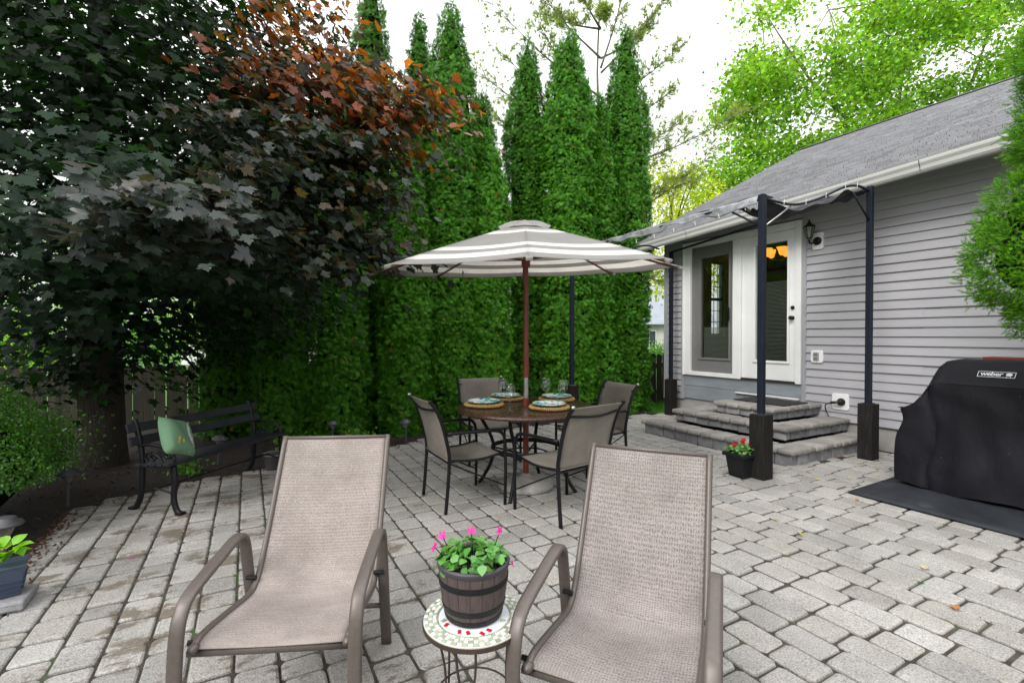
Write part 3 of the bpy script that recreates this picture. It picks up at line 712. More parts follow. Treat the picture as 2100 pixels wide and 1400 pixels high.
    p3 = plate(3.655, 2.60, .14, .22, 'lamp_plate')
    return H
house = build_house()

def build_lantern():
    t = thing('wall_lantern', 'black carriage lantern mounted beside the patio door on grey siding', 'lamp', (WX-.036, 3.655, 2.60))
    MB().lathe([(0, 0), (.055, 0), (.05, .015), (.03, .025), (0, .026)], 18).build('mount', 'black_metal', t, smooth=True).rotation_euler = (0, R(-90), 0)
    MB().tube(smooth_curve([(-.02, 0, 0), (-.07, .02, -.03), (-.12, .03, -.03), (-.135, .03, .01)]), .012, 8).build('arm', 'black_metal', t, smooth=True)
    c = (-.135, .03, .02)
    MB().lathe([(0, 0), (.03, 0), (.036, .012), (.034, .02)], 6, c).build('lower_cup', 'black_metal', t)
    MB().lathe([(.034, .02), (.062, .15)], 6, c).build('glass', 'lamp_lens', t)
    m = MB()
    for k in range(6):
        a = R(60*k); m.tube([(c[0]+.035*math.cos(a), c[1]+.035*math.sin(a), c[2]+.02), (c[0]+.064*math.cos(a), c[1]+.064*math.sin(a), c[2]+.152)], .005, 5)
    m.build('cage', 'black_metal', t)
    MB().lathe([(.072, .15), (.072, .158), (.045, .185), (.03, .19), (.028, .205), (.012, .21), (.014, .22), (.006, .25), (0, .255)], 12, c).build('roof_cap', 'black_metal', t, smooth=True)
build_lantern()
def build_chandelier():
    t = thing('chandelier', 'lit hanging lamp with orange glass shades seen through the right door', 'lamp', (8.3, 5.32, 3.13))
    MB().tube([(0, 0, 0), (0, 0, -.42)], .012, 8).build('stem', 'dark_frame', t)
    for k in range(4):
        a = R(90*k+62); e = Vector((.17*math.cos(a), .17*math.sin(a), -.36))
        MB().tube(smooth_curve([(0, 0, -.42), e*.5+Vector((0, 0, -.24)), e+Vector((0, 0, -.02))]), .009, 6).build('arm', 'dark_frame', t)
        MB().lathe([(.02, 0), (.045, .02), (.055, .07), (.072, .12), (.09, .14)], 18, tuple(e)).build('shade', 'lamp_glow', t, smooth=True, solid=.004)
build_chandelier()

# ------------------------------------------------------------------ stone steps
def build_steps():
    S = thing('stone_steps', 'three tiers of grey tumbled stone steps up to the patio doors', 'steps', (5.6, 4, 0))
    off = Vector((5.6, 4, 0)); rd = random.Random(12)
    def block(c, d, mat, name, r=.012):
        m = MB(); i = 0
        m.box((0, 0, 0), d); v2 = []
        for p in m.v: v2.append((p[0]+rd.uniform(-.007, .007), p[1]+rd.uniform(-.004, .004), p[2]+rd.uniform(-.004, .004)))
        m.v = v2
        o = m.build(name, mat, S, bevel=r, loc=Vector(c)-off); o.rotation_euler = (0, 0, rd.gauss(0, .012)); return o
    tiers = [(4.93, 2.97, 5.15, -.02, .17), (5.30, 3.26, 4.92, .17, .325), (5.58, 3.60, 4.46, .325, .475)]
    for k, (x0, y0, y1, zb, zt) in enumerate(tiers):
        x1 = WX-.005; cap = .060
        nx = tiers[k+1] if k < 2 else None
        # solid core, hidden behind the stones
        MB().span(Vector((x0+.1, y0+.1, zb))-off, Vector((x1, y1-.1, zt-cap-.002))-off).build('core', 'joint', S)
        # risers: front and two ends
        y = y0+.03
        while y < y1-.05:
            L = min(rd.uniform(.15, .24), y1-.03-y)
            if y1-.03-(y+L) < .08: L = y1-.03-y
            block((x0+.075, y+L/2, (zb+zt-cap)/2), (.10, L-.008, zt-cap-zb-.004), 'riser_stone', 'riser_block', .01); y += L
        for ye, sgn in ((y0, 1), (y1, -1)):
            x = x0+.135
            while x < x1-.05:
                L = min(rd.uniform(.15, .24), x1-x)
                if x1-(x+L) < .08: L = x1-x
                block((x+L/2, ye+sgn*.075, (zb+zt-cap)/2), (L-.008, .10, zt-cap-zb-.004), 'riser_stone', 'riser_block', .01); x += L
        # cap stones: front row
        y = y0-.012; dep = .30
        while y < y1:
            L = min(rd.uniform(.13, .21), y1+.012-y)
            if y1+.012-(y+L) < .08: L = y1+.012-y
            block((x0-.018+dep/2, y+L/2, zt-cap/2), (dep-.004, L-.007, cap), 'cap_stone', 'cap_stone', .022); y += L
        for ye, sgn in ((y0, 1), (y1, -1)):
            x = x0-.018+dep
            while x < x1-.02:
                L = min(rd.uniform(.13, .2), x1-x)
                if x1-(x+L) < .07: L = x1-x
                block((x+L/2, ye-sgn*.012+sgn*dep/2, zt-cap/2), (L-.007, dep-.004, cap), 'cap_stone', 'cap_stone', .022); x += L
        if k == 2:
            x = x0-.018+dep
            while x < x1-.05:
                L = min(.22, x1-x); block((x+L/2, (y0+y1)/2, zt-cap/2), (L-.006, y1-y0-2*dep+.01, cap), 'cap_stone', 'cap_stone', .012); x += L
    m = MB().box((0, 0, 0), (.52, .72, .014)).build('door_mat', 'door_mat', None, bevel=.004, loc=(6.14, 4.02, .4835)); tag(m, 'thin black mat lying on the top stone step', 'mat')
build_steps()

# ------------------------------------------------------------------ pergola with canopy
def build_pergola():
    P = thing('pergola_canopy', 'dark metal gazebo frame with sagging grey canopy beside the house', 'gazebo', (5.2, 4.4, 0))
    off = Vector((5.2, 4.4, 0))
    posts = [(4.30, 2.90, 2.70, 1), (6.02, 2.79, 3.00, 1), (4.30, 5.97, 2.66, 1), (6.385, 5.975, 2.80, 1)]
    for x, y, h, _ in posts:
        p = MB().span((-.028, -.028, .60), (.028, .028, h)).build('post', 'post_metal', P, bevel=.004, loc=Vector((x, y, 0))-off)
        m = MB().box((0, 0, .305), (.15, .15, .61)); m.build('post_block', 'stained_wood', p, bevel=.006)
        MB().box((0, 0, .614), (.09, .09, .008)).build('post_flange', 'steel' if x < 5 else 'post_metal', p)
    def bar(name, pts, r=.014, mat='post_metal'):
        return MB().tube([Vector(q)-off for q in pts], r, 8).build(name, mat, P, smooth=True)
    # beams, arched end rails, braces
    bar('beam', [(4.30, 2.90, 2.665), (4.30, 5.97, 2.63)], .018)
    bar('beam', [(6.02, 2.79, 2.97), (6.36, 5.97, 2.78)], .018)
    ar = smooth_curve([(4.32, 2.895, 2.66), (4.75, 2.87, 2.655), (5.15, 2.85, 2.765), (5.55, 2.82, 2.93), (5.80, 2.805, 2.975), (6.0, 2.795, 2.95)], 5)
    bar('end_rail', ar, .014)
    bar('end_rail', [Vector((q.x+.05*(q.x-4.3), 5.97, q.z-.05-.05*(q.x-4.3))) for q in ar], .014)
    bar('brace', [(4.33, 2.895, 2.40), (4.72, 2.872, 2.645)], .010, 'steel')
    bar('brace', [(4.30, 2.94, 2.42), (4.30, 3.30, 2.65)], .010)
    bar('brace', [(6.0, 2.79, 2.62), (5.70, 2.81, 2.90)], .010)
    # canopy cloth with sag and creases
    def cl(p, q):
        a = interp(p, [(i/(len(ar)-1), ar[i].z) for i in range(len(ar))]); x = interp(p, [(i/(len(ar)-1), ar[i].x) for i in range(len(ar))])
        z = a+.012-.04*q*(1-p)-.012*math.sin(math.pi*q)*math.sin(math.pi*min(1, p*1.05))-.06*max(0, 1-q*3.2)*math.sin(math.pi*p)+.012*math.sin(q*29+p*4)*math.sin(p*11+q*3)
        return Vector((x+.05*q*p*5*.35, 2.88+3.1*q-.08*p*(1-q), z))-off
    def gat(p, q):
        c_ = cl(p, 0); fold = math.sin(q*20+p*3)
        return Vector((c_.x, c_.y+.02+.30*q, c_.z-.02-.085*math.sin(math.pi*min(1, q*1.1))*(.6+.4*math.sin(p*9+1))+.028*fold*math.sin(p*21+q*5)))
    MB().grid(gat, 60, 26).build('canopy', 'canopy_dark', P, smooth=True, solid=.003)
    def edge(p, q):
        return Vector((4.29+.24*p, 2.93+3.12*q, 2.69-.04*q+.03*p+.012*math.sin(q*37+p*4)))-off
    MB().grid(edge, 6, 90).build('canopy_edge', 'canopy_silver', P, smooth=True, solid=.002)
    # front valance flap of silvery plastic
    def va(p, q):
        y = 2.93+3.15*q
        return Vector((4.272-.012*math.sin(q*60)-.02*p*math.sin(q*23+1), y, 2.685-.04*q+.012*math.sin(q*40)*p-p*(.075+.014*math.sin(q*17)+.010*math.sin(q*53))))-off
    MB().grid(va, 5, 110).build('valance', 'canopy_silver', P, smooth=True, solid=.002)
    for i in (0, 2, 4, 6, 8):                                   # cable ties along the end rail and the front beam
        q = ar[3+i*2] if i < 9 else None
        MB().tube([(q.x, q.y-.016, q.z-.02), (q.x, q.y-.018, q.z+.02), (q.x+.006, q.y-.02, q.z+.034)], .0022, 5).build('cable_tie', 'white_paint', P).location = -off
    for i in range(10):
        y = 3.05+.3*i; MB().tube([(4.262, y, 2.58-.013*i), (4.255, y+.004, 2.62-.013*i)], .0035, 5).build('cable_tie', 'white_paint', P).location = -off
build_pergola()

# ------------------------------------------------------------------ furniture helpers
def sheet(name, fn, nu, nv, mat, parent, thick=.004, size=(1, 1), smooth=True, attr=None):
    """cloth sheet with uv in metres"""
    m = MB().grid(fn, nu, nv); me = m.mesh(name, smooth)
    uv = me.uv_layers.new(name='UVMap'); k = (nu+1)
    vi = [0]*len(me.loops); me.loops.foreach_get('vertex_index', vi)
    arr = []
    for i in vi: arr += [(i % (nv+1))/nv*size[1], (i//(nv+1))/nu*size[0]]
    uv.data.foreach_set('uv', arr)
    me.materials.append(MATS[mat])
    o = bpy.data.objects.new(name, me); C.objects.link(o)
    if parent is not None: o.parent = parent
    if thick:
        s = o.modifiers.new('solid', 'SOLIDIFY'); s.thickness = thick; s.offset = 0
    return o

# ------------------------------------------------------------------ lounge chairs: local -Y is the sitter's front, origin on the ground below the seat front
def build_lounge(loc, rz, sling, label):
    t = thing('lounge_chair', label, 'lounge chair', loc, rz, 'sling lounge chairs in the foreground')
    hw = .238
    prof = smooth_curve([(0, -.015, .352), (0, .03, .368), (0, .20, .345), (0, .37, .318), (0, .44, .335), (0, .50, .40), (0, .60, .56), (0, .70, .735), (0, .775, .868)], 5)
    n = len(prof)-1
    def fn(p, q):
        f = p*n; i = min(int(f), n-1); P = prof[i].lerp(prof[i+1], f-i); x = -hw+2*hw*q
        sag = .020*math.sin(math.pi*q)**.8*min(1, 6*p+.2)*min(1, 6*(1-p)+.1)
        d = Vector((0, -.35, -.94)) if p < .5 else Vector((0, .8, -.6)); 
        return Vector((x, P.y, P.z))+d*sag*(.9+.12*math.sin(p*23))
    sheet('sling', fn, 40, 14, sling, t, .004, (1.15, .476))
    for s in (-1, 1):
        MB().tube([Vector((s*(hw+.004), q.y, q.z)) for q in prof], .0125, 8).build('side_rail', 'bronze_metal', t, smooth=True)
        arm = smooth_curve([(0, -.085, 0), (0, -.065, .26), (0, -.050, .40), (0, -.025, .470), (0, .03, .510), (0, .20, .540), (0, .345, .560), (0, .395, .545), (0, .425, .49), (0, .47, .27), (0, .525, 0)], 6)
        MB().tube([Vector((s*(hw+.037), q.y, q.z)) for q in arm], 0, 10, prof=(.023, .0115), side=(1, 0, 0)).build('arm_frame', 'bronze_metal', t, smooth=True)
        MB().lathe([(0, 0), (.0125, 0), (.0125, .003), (.009, .007), (0, .008)], 12).build('end_cap', 'bronze_metal', t, smooth=True).matrix_local = Matrix.Translation((s*(hw+.004), prof[-1].y, prof[-1].z))
        MB().lathe([(0, 0), (.0165, 0), (.017, .012), (.012, .028), (0, .032)], 12).build('end_cap', 'bronze_metal', t, smooth=True).matrix_local = Matrix.Translation((s*(hw+.004), -.006, .352)) @ Matrix.Rotation(R(80), 4, 'X')
        for y, z in ((.02, .352), (.435, .36)):
            MB().tube([(s*hw, y, z), (s*(hw+.040), y, z)], .009, 8).build('bolt_spacer', 'black_metal', t)
    MB().tube([(-hw-.03, .005, .332), (hw+.03, .005, .332)], 0, 10, prof=(.013, .017), side=(0, 0, 1)).build('cross_bar', 'bronze_metal', t, smooth=True)
    MB().tube([(-hw-.03, .487, .19), (hw+.03, .487, .19)], .011, 8).build('cross_bar', 'bronze_metal', t, smooth=True)
    MB().tube([Vector((-hw, prof[-1].y, prof[-1].z-.003)), Vector((hw, prof[-1].y, prof[-1].z-.003))], .009, 8).build('cross_bar', 'bronze_metal', t, smooth=True)
    return t
CA = -YAW
def cam_xy(X, D): return (X*math.cos(YAW)+D*math.sin(YAW), -X*math.sin(YAW)+D*math.cos(YAW))
x, y = cam_xy(-.785, 1.58); build_lounge((x, y, 0), CA+R(5), 'sling_speckled', 'lounge chair with speckled multicoloured sling left of the mosaic table')
x, y = cam_xy(.277, 1.375); build_lounge((x, y, 0), CA-R(24), 'sling_beige', 'lounge chair with plain beige woven sling right of the mosaic table')

# ------------------------------------------------------------------ dining chairs: local -Y is the sitter's front, origin on the ground at the back legs' middle
def build_dining_chair():
    t = thing('dining_chair', '', 'chair')
    hw = .265; B = 'black_metal'
    back = smooth_curve([(0, .03, 0), (0, .012, .20), (0, 0, .40), (0, .01, .50), (0, .055, .68), (0, .105, .80), (0, .150, .862)], 5)
    for s in (-1, 1):
        MB().tube([Vector((s*hw, q.y, q.z)) for q in back], .0145, 8).build('back_leg', B, t, smooth=True)
        arm = smooth_curve([(0, -.47, 0), (0, -.475, .30), (0, -.47, .50), (0, -.45, .572), (0, -.39, .604), (0, -.20, .612), (0, .02, .615)], 5)
        MB().tube([Vector((s*(hw+.018), q.y, q.z)) for q in arm], .0135, 8).build('front_leg', B, t, smooth=True)
        MB().tube([Vector((s*(hw-.012), q.y, q.z)) for q in smooth_curve([(0, -.47, .415), (0, -.25, .385), (0, 0, .40)], 5)], .011, 8).build('seat_rail', B, t, smooth=True)
        MB().lathe([(0, -.004), (.017, -.004), (.017, .01), (.010, .018), (0, .019)], 10).build('end_cap', 'steel' if s > 0 else B, t, smooth=True).matrix_local = Matrix.Translation((s*hw, .150, .862))
        MB().tube([(s*hw, .0, .10), (s*hw*.5, -.25, .30)] if False else [(s*hw, 0, .385), (s*(hw+.01), -.46, .16)], .006, 6).build('side_stay', B, t)
    MB().tube([(-hw-.01, -.47, .385), (hw+.01, -.47, .385)], .010, 8).build('cross_rail', B, t)
    MB().tube([(-hw, 0, .385), (hw, 0, .385)], .010, 8).build('cross_rail', B, t)
    MB().tube([Vector((-hw+2*hw*k/10, .105+.03*math.sin(math.pi*k/10), .80-.018*math.sin(math.pi*k/10))) for k in range(11)], .010, 8).build('top_rail', B, t, smooth=True)
    w_ = hw-.012
    def seat(p, q): return Vector((-w_+2*w_*q, -.485+.50*p, .415-.03*math.sin(math.pi*min(1, p*.9))-.022*math.sin(math.pi*q)*math.sin(math.pi*p)+(-.03 if p < .02 else 0)))
    sheet('seat_sling', seat, 14, 10, 'sling_taupe', t, .005, (.5, .5))
    bb = [q for q in back if q.z > .40]; n = len(bb)-1
    def bk(p, q):
        f = p*n; i = min(int(f), n-1); P = bb[i].lerp(bb[i+1], f-i)
        return Vector((-w_+2*w_*q, P.y+.022*math.sin(math.pi*q)*math.sin(math.pi*min(1, p*1.1+.05)), P.z-.002))
    sheet('back_sling', bk, 16, 10, 'sling_taupe', t, .004, (.5, .5))
    return t
proto = build_dining_chair(); index_kids()
G = 'dining chairs round the patio table'
spots = [((1.345, 3.715, 0), (1, 0.0), 'dining chair nearest the wooden bench, on the left side of the round table'),
         ((2.19, 2.885, 0), (-.16, .985), 'dining chair with its back to the lounge chairs, nearest of the four'),
         ((2.37, 5.02, 0), (-.16, -.985), 'dining chair behind the table in front of the hedge, left of the umbrella pole'),
         ((3.31, 3.93, 0), (-1, .06), 'dining chair nearest the house steps, on the far right of the round table')]
for i, (loc, f, lab) in enumerate(spots):
    o = proto if i == 0 else copy_tree(proto)
    o.location = loc; o.rotation_euler = (0, 0, math.atan2(f[1], f[0])+math.pi/2); tag(o, lab, 'chair', G)

# ------------------------------------------------------------------ round table
TC = (2.19, 3.74)
def build_table():
    t = thing('patio_table', 'round dark brown patio table on curved black metal legs', 'table', (*TC, 0))
    TR, TZ = .62, .735
    # pie-shaped top panels with fine joints and a rounded rim
    n = 16
    for k in range(n):
        a0, a1 = 2*math.pi*k/n+.0016, 2*math.pi*(k+1)/n-.0016
        m = MB(); prof = [(.20, TZ-.004), (.205, TZ), (.56, TZ), (.565, TZ+.002), (TR-.02, TZ-.002), (TR-.004, TZ-.012), (TR, TZ-.026), (TR-.006, TZ-.04), (TR-.03, TZ-.046)]
        m.grid(lambda p, q: (interp(p*8, [(i, prof[i][0]) for i in range(9)])*math.cos(a0+(a1-a0)*q), interp(p*8, [(i, prof[i][0]) for i in range(9)])*math.sin(a0+(a1-a0)*q), interp(p*8, [(i, prof[i][1]) for i in range(9)])), 8, 4)
        m.f = [tuple(reversed(f)) for f in m.f]
        m.build('top_panel', 'table_wood', t)
    MB().lathe([(.03, TZ-.006), (.03, TZ-.001), (.196, TZ-.001), (.2, TZ-.006)], 48).build('centre_disc', 'table_wood', t)
    MB().lathe([(.0, TZ-.03), (TR-.035, TZ-.03), (TR-.035, TZ-.047), (0, TZ-.047)], 48).build('under_plate', 'black_metal', t)
    for k in range(4):
        a = R(45+90*k-2); c, s = math.cos(a), math.sin(a)
        pr = smooth_curve([(.40, TZ-.05), (.395, .58), (.33, .44), (.30, .34), (.33, .20), (.41, .06), (.465, .0)] if False else [Vector((.45, 0, TZ-.05)), Vector((.43, 0, .60)), Vector((.345, 0, .46)), Vector((.31, 0, .34)), Vector((.335, 0, .20)), Vector((.41, 0, .06)), Vector((.455, 0, .0))], 5)
        MB().tube([(q.x*c, q.x*s, q.z) for q in pr], .0165, 8).build('leg', 'black_metal', t, smooth=True)
        MB().tube([(.31*c, .31*s, .34), (.05*c, .05*s, .30)], .009, 6).build('stay', 'black_metal', t)
    MB().tube([(.31*math.cos(R(10*k)), .31*math.sin(R(10*k)), .36) for k in range(36)], 0, 8, prof=(.02, .006), side=(0, 0, 1), closed=True).build('ring', 'black_metal', t, smooth=True)
    MB().tube([(.19*math.cos(R(15*k)), .19*math.sin(R(15*k)), .31) for k in range(24)], .007, 8, closed=True).build('ring', 'black_metal', t, smooth=True)
build_table()

# ------------------------------------------------------------------ umbrella
def build_umbrella():
    t = thing('patio_umbrella', 'open grey and white striped market umbrella on a red wooden pole', 'umbrella', (*TC, 0))
    MB().lathe([(.0, .10), (.026, .10), (.026, .80), (0, .80)], 14).build('pole', 'red_pole', t, smooth=False)
    MB().lathe([(0, .80), (.0225, .80), (.0225, .985), (0, .985)], 14).build('steel_joint', 'steel', t)
    MB().lathe([(0, .985), (.0245, .985), (.0245, 1.28), (.022, 1.285), (.0225, 2.30), (0, 2.30)], 14).build('pole', 'red_pole', t)
    MB().lathe([(.024, 1.97), (.040, 1.975), (.040, 2.04), (.024, 2.045)], 14).build('runner', 'red_pole', t)
    # canopy frame leans back a little
    K = thing('canopy', None, None); K.parent = t
    RIM, ZR, ZT = 1.365, 1.947, 2.350
    fwv = Vector((math.sin(YAW), math.cos(YAW), 0)); rtv = Vector((math.cos(YAW), -math.sin(YAW), 0))
    axis = (rtv-fwv*.26).normalized()
    Mt = Matrix.Translation(Vector((0, 0, 2.0))-rtv*.008-fwv*.035) @ Matrix.Rotation(R(4.6), 4, axis) @ Matrix.Translation((0, 0, -2.0))
    n = 8; a_off = -YAW-math.pi/2-R(.6)
    def cor(k, r, z): a = a_off+2*math.pi*k/n; return Vector((r*math.cos(a), r*math.sin(a), z))
    def zof(f): return ZT+(ZR-ZT)*(f**1.06)
    first = None
    for k in range(n):
        V, Fq, rad = [], [], []
        nu, nv = 26, 10
        for i in range(nu+1):
            f = .10+.9*i/nu
            for j in range(nv+1):
                q = j/nv
                p = cor(k, RIM*f, zof(f)).lerp(cor(k+1, RIM*f, zof(f)), q)
                sag = .022*f*math.sin(math.pi*q)
                p.z -= sag*.9*(1-.25*f)
                if i == nu: p = p*1.0
                hem = .014*math.sin(math.pi*q)*f**6
                p.x *= 1-hem; p.y *= 1-hem
                V.append(tuple(Mt @ p)); rad.append(f)
        # short hem turned down
        for i in range(nu):
            for j in range(nv): 
                p = i*(nv+1)+j; Fq.append((p, p+nv+1, p+nv+2, p+1))
        me = bpy.data.meshes.new('canopy_panel'); me.from_pydata(V, [], Fq); at = me.attributes.new('radial', 'FLOAT', 'POINT'); at.data.foreach_set('value', rad)
        me.polygons.foreach_set('use_smooth', [True]*len(Fq)); me.materials.append(MATS['umbrella_cloth']); me.update()
        o = obj('canopy_panel', me, t); sm = o.modifiers.new('s', 'SOLIDIFY'); sm.thickness = .002
        rb = smooth_curve([cor(k, .03, ZT-.03), cor(k, RIM*.5, zof(.5)-.028), cor(k, RIM*.985, ZR-.016)], 6)
        MB().tube([Mt @ q for q in rb], 0, 6, prof=(.011, .008)).build('rib', 'rib_wood', t)
        MB().tube([Mt @ cor(k, .04, 2.03), Mt @ cor(k, RIM*.45, zof(.45)-.03)], .0085, 6).build('strut', 'rib_wood', t)
        # pocket at the rib's tip
        pk = cor(k, RIM*.99, ZR-.008); MB().box((0, 0, 0), (.075, .045, .022)).build('rib_pocket', 'umbrella_cloth', t, bevel=.006).matrix_local = Mt @ Matrix.Translation(pk) @ Matrix.Rotation(a_off+2*math.pi*k/n, 4, 'Z') @ Matrix.Rotation(R(16), 4, 'Y')
    # vent cap on top
    V, Fq, rad = [], [], []; m = 48
    for i, (r, z) in enumerate([(0, ZT+.020), (.05, ZT+.018), (.12, ZT+.006), (.18, ZT-.012), (.225, ZT-.036)]):
        for j in range(m):
            a = a_off+2*math.pi*j/m; wv = 1+.035*math.cos(8*(a-a_off)); drop = .012*math.cos(8*(a-a_off))*(i/4)**2
            V.append(tuple(Mt @ Vector((r*wv*math.cos(a), r*wv*math.sin(a), z+drop)))); rad.append(.02 if i < 4 else .2)
    for i in range(4):
        for j in range(m): Fq.append((i*m+j, (i+1)*m+j, (i+1)*m+(j+1) % m, i*m+(j+1) % m))
    me = bpy.data.meshes.new('vent_cap'); me.from_pydata(V, [], Fq); at = me.attributes.new('radial', 'FLOAT', 'POINT'); at.data.foreach_set('value', rad)
    me.polygons.foreach_set('use_smooth', [True]*len(Fq)); me.materials.append(MATS['umbrella_cloth']); me.update(); obj('vent_cap', me, t)
    bpy.data.objects.remove(K)
    rd = random.Random(4)
    m = MB().lathe([(0, 0), (.235, 0), (.252, .018), (.246, .045), (.20, .075), (.12, .098), (.05, .108), (.045, .13), (0.0, .13)], 40)
    m.v = [(p[0]+rd.uniform(-.003, .003), p[1]+rd.uniform(-.003, .003), p[2]+(rd.uniform(-.002, .003) if p[2] > .01 else 0)) for p in m.v]
    o = m.build('umbrella_base', 'base_stone', None, smooth=True, loc=(*TC, 0)); tag(o, 'round pale stone umbrella base under the table', 'umbrella base')
build_umbrella()

# ------------------------------------------------------------------ table settings
TZ = .7375
def build_settings():
    chg = MB(); n = 72
    # coiled wicker charger: rings of woven cane with a braided rim
    ch_rings = []
    for i in range(9):
        r = .02+i*.0165; z = .010+(.0 if i < 7 else .006*(i-6))
        ch_rings.append(MB().tube([(r*math.cos(2*math.pi*k/n), r*math.sin(2*math.pi*k/n), z+.003*math.sin(k*math.pi/2+i)) for k in range(n)], .0085, 6, closed=True))
    base = MB()
    for m in ch_rings:
        i0 = len(base.v); base.v += m.v; base.f += [tuple(i0+q for q in f) for f in m.f]; base.m += m.m
    rim = MB()
    for k in range(60):
        a = 2*math.pi*k/60; rim.tube([(.160*math.cos(a), .160*math.sin(a), .004), (.172*math.cos(a+.03), .172*math.sin(a+.03), .018), (.163*math.cos(a+.07), .163*math.sin(a+.07), .030)], .006, 5)
    plate = MB().lathe([(0, .022), (.085, .022), (.10, .028), (.136, .040), (.142, .041), (.143, .037), (.105, .021), (.08, .014), (0, .014)], 40)
    me_b, me_r, me_p = base.mesh('woven_base', True), rim.mesh('woven_rim', True), plate.mesh('plate', True)
    for me, mt in ((me_b, 'wicker'), (me_r, 'wicker'), (me_p, 'plate_glaze')): me.materials.append(MATS[mt])
    for (x, y), where in (((1.83, 3.86), 'at the left end of the table'), ((2.20, 4.15), 'at the back left, behind the umbrella pole'), ((2.25, 3.45), 'at the front right, before the nearest chair'), ((2.60, 3.86), 'at the back right of the table')):
        t = thing('wicker_charger', 'round golden wicker charger '+where, 'charger', (x, y, TZ), random.uniform(0, 6), 'place settings on the table')
        inst(me_b, 'woven_base', t); inst(me_r, 'woven_rim', t)
        p = inst(me_p, 'dinner_plate'); p.location = (x, y, TZ+.014); p.rotation_euler = (0, 0, random.uniform(0, 6)); tag(p, 'turquoise patterned plate '+where, 'plate', 'plates on the table')
    outer = [(.0, 0), (.036, .0), (.036, .002), (.012, .006), (.0045, .014), (.0038, .06), (.005, .098), (.014, .106), (.032, .120), (.043, .145), (.0455, .168), (.041, .200), (.034, .228)]
    inner = [(.033, .2275), (.040, .199), (.0443, .168), (.0418, .146), (.031, .1225), (.013, .110), (0, .108)]
    me = MB().lathe(outer+inner, 28).mesh('wine_glass', True); me.materials.append(MATS['glass_clear'])
    for (x, y), lab in (((1.88, 3.47), 'wine glass standing in front, just right of the left plate'), ((2.05, 3.92), 'wine glass behind the front one, left of the umbrella pole'), ((2.44, 3.80), 'wine glass just right of the umbrella pole'), ((2.48, 3.58), 'wine glass farthest right on the table')):
        o = inst(me, 'wine_glass'); o.location = (x, y, TZ+.001); tag(o, 'empty clear '+lab, 'wine glass', 'wine glasses on the table')
build_settings()

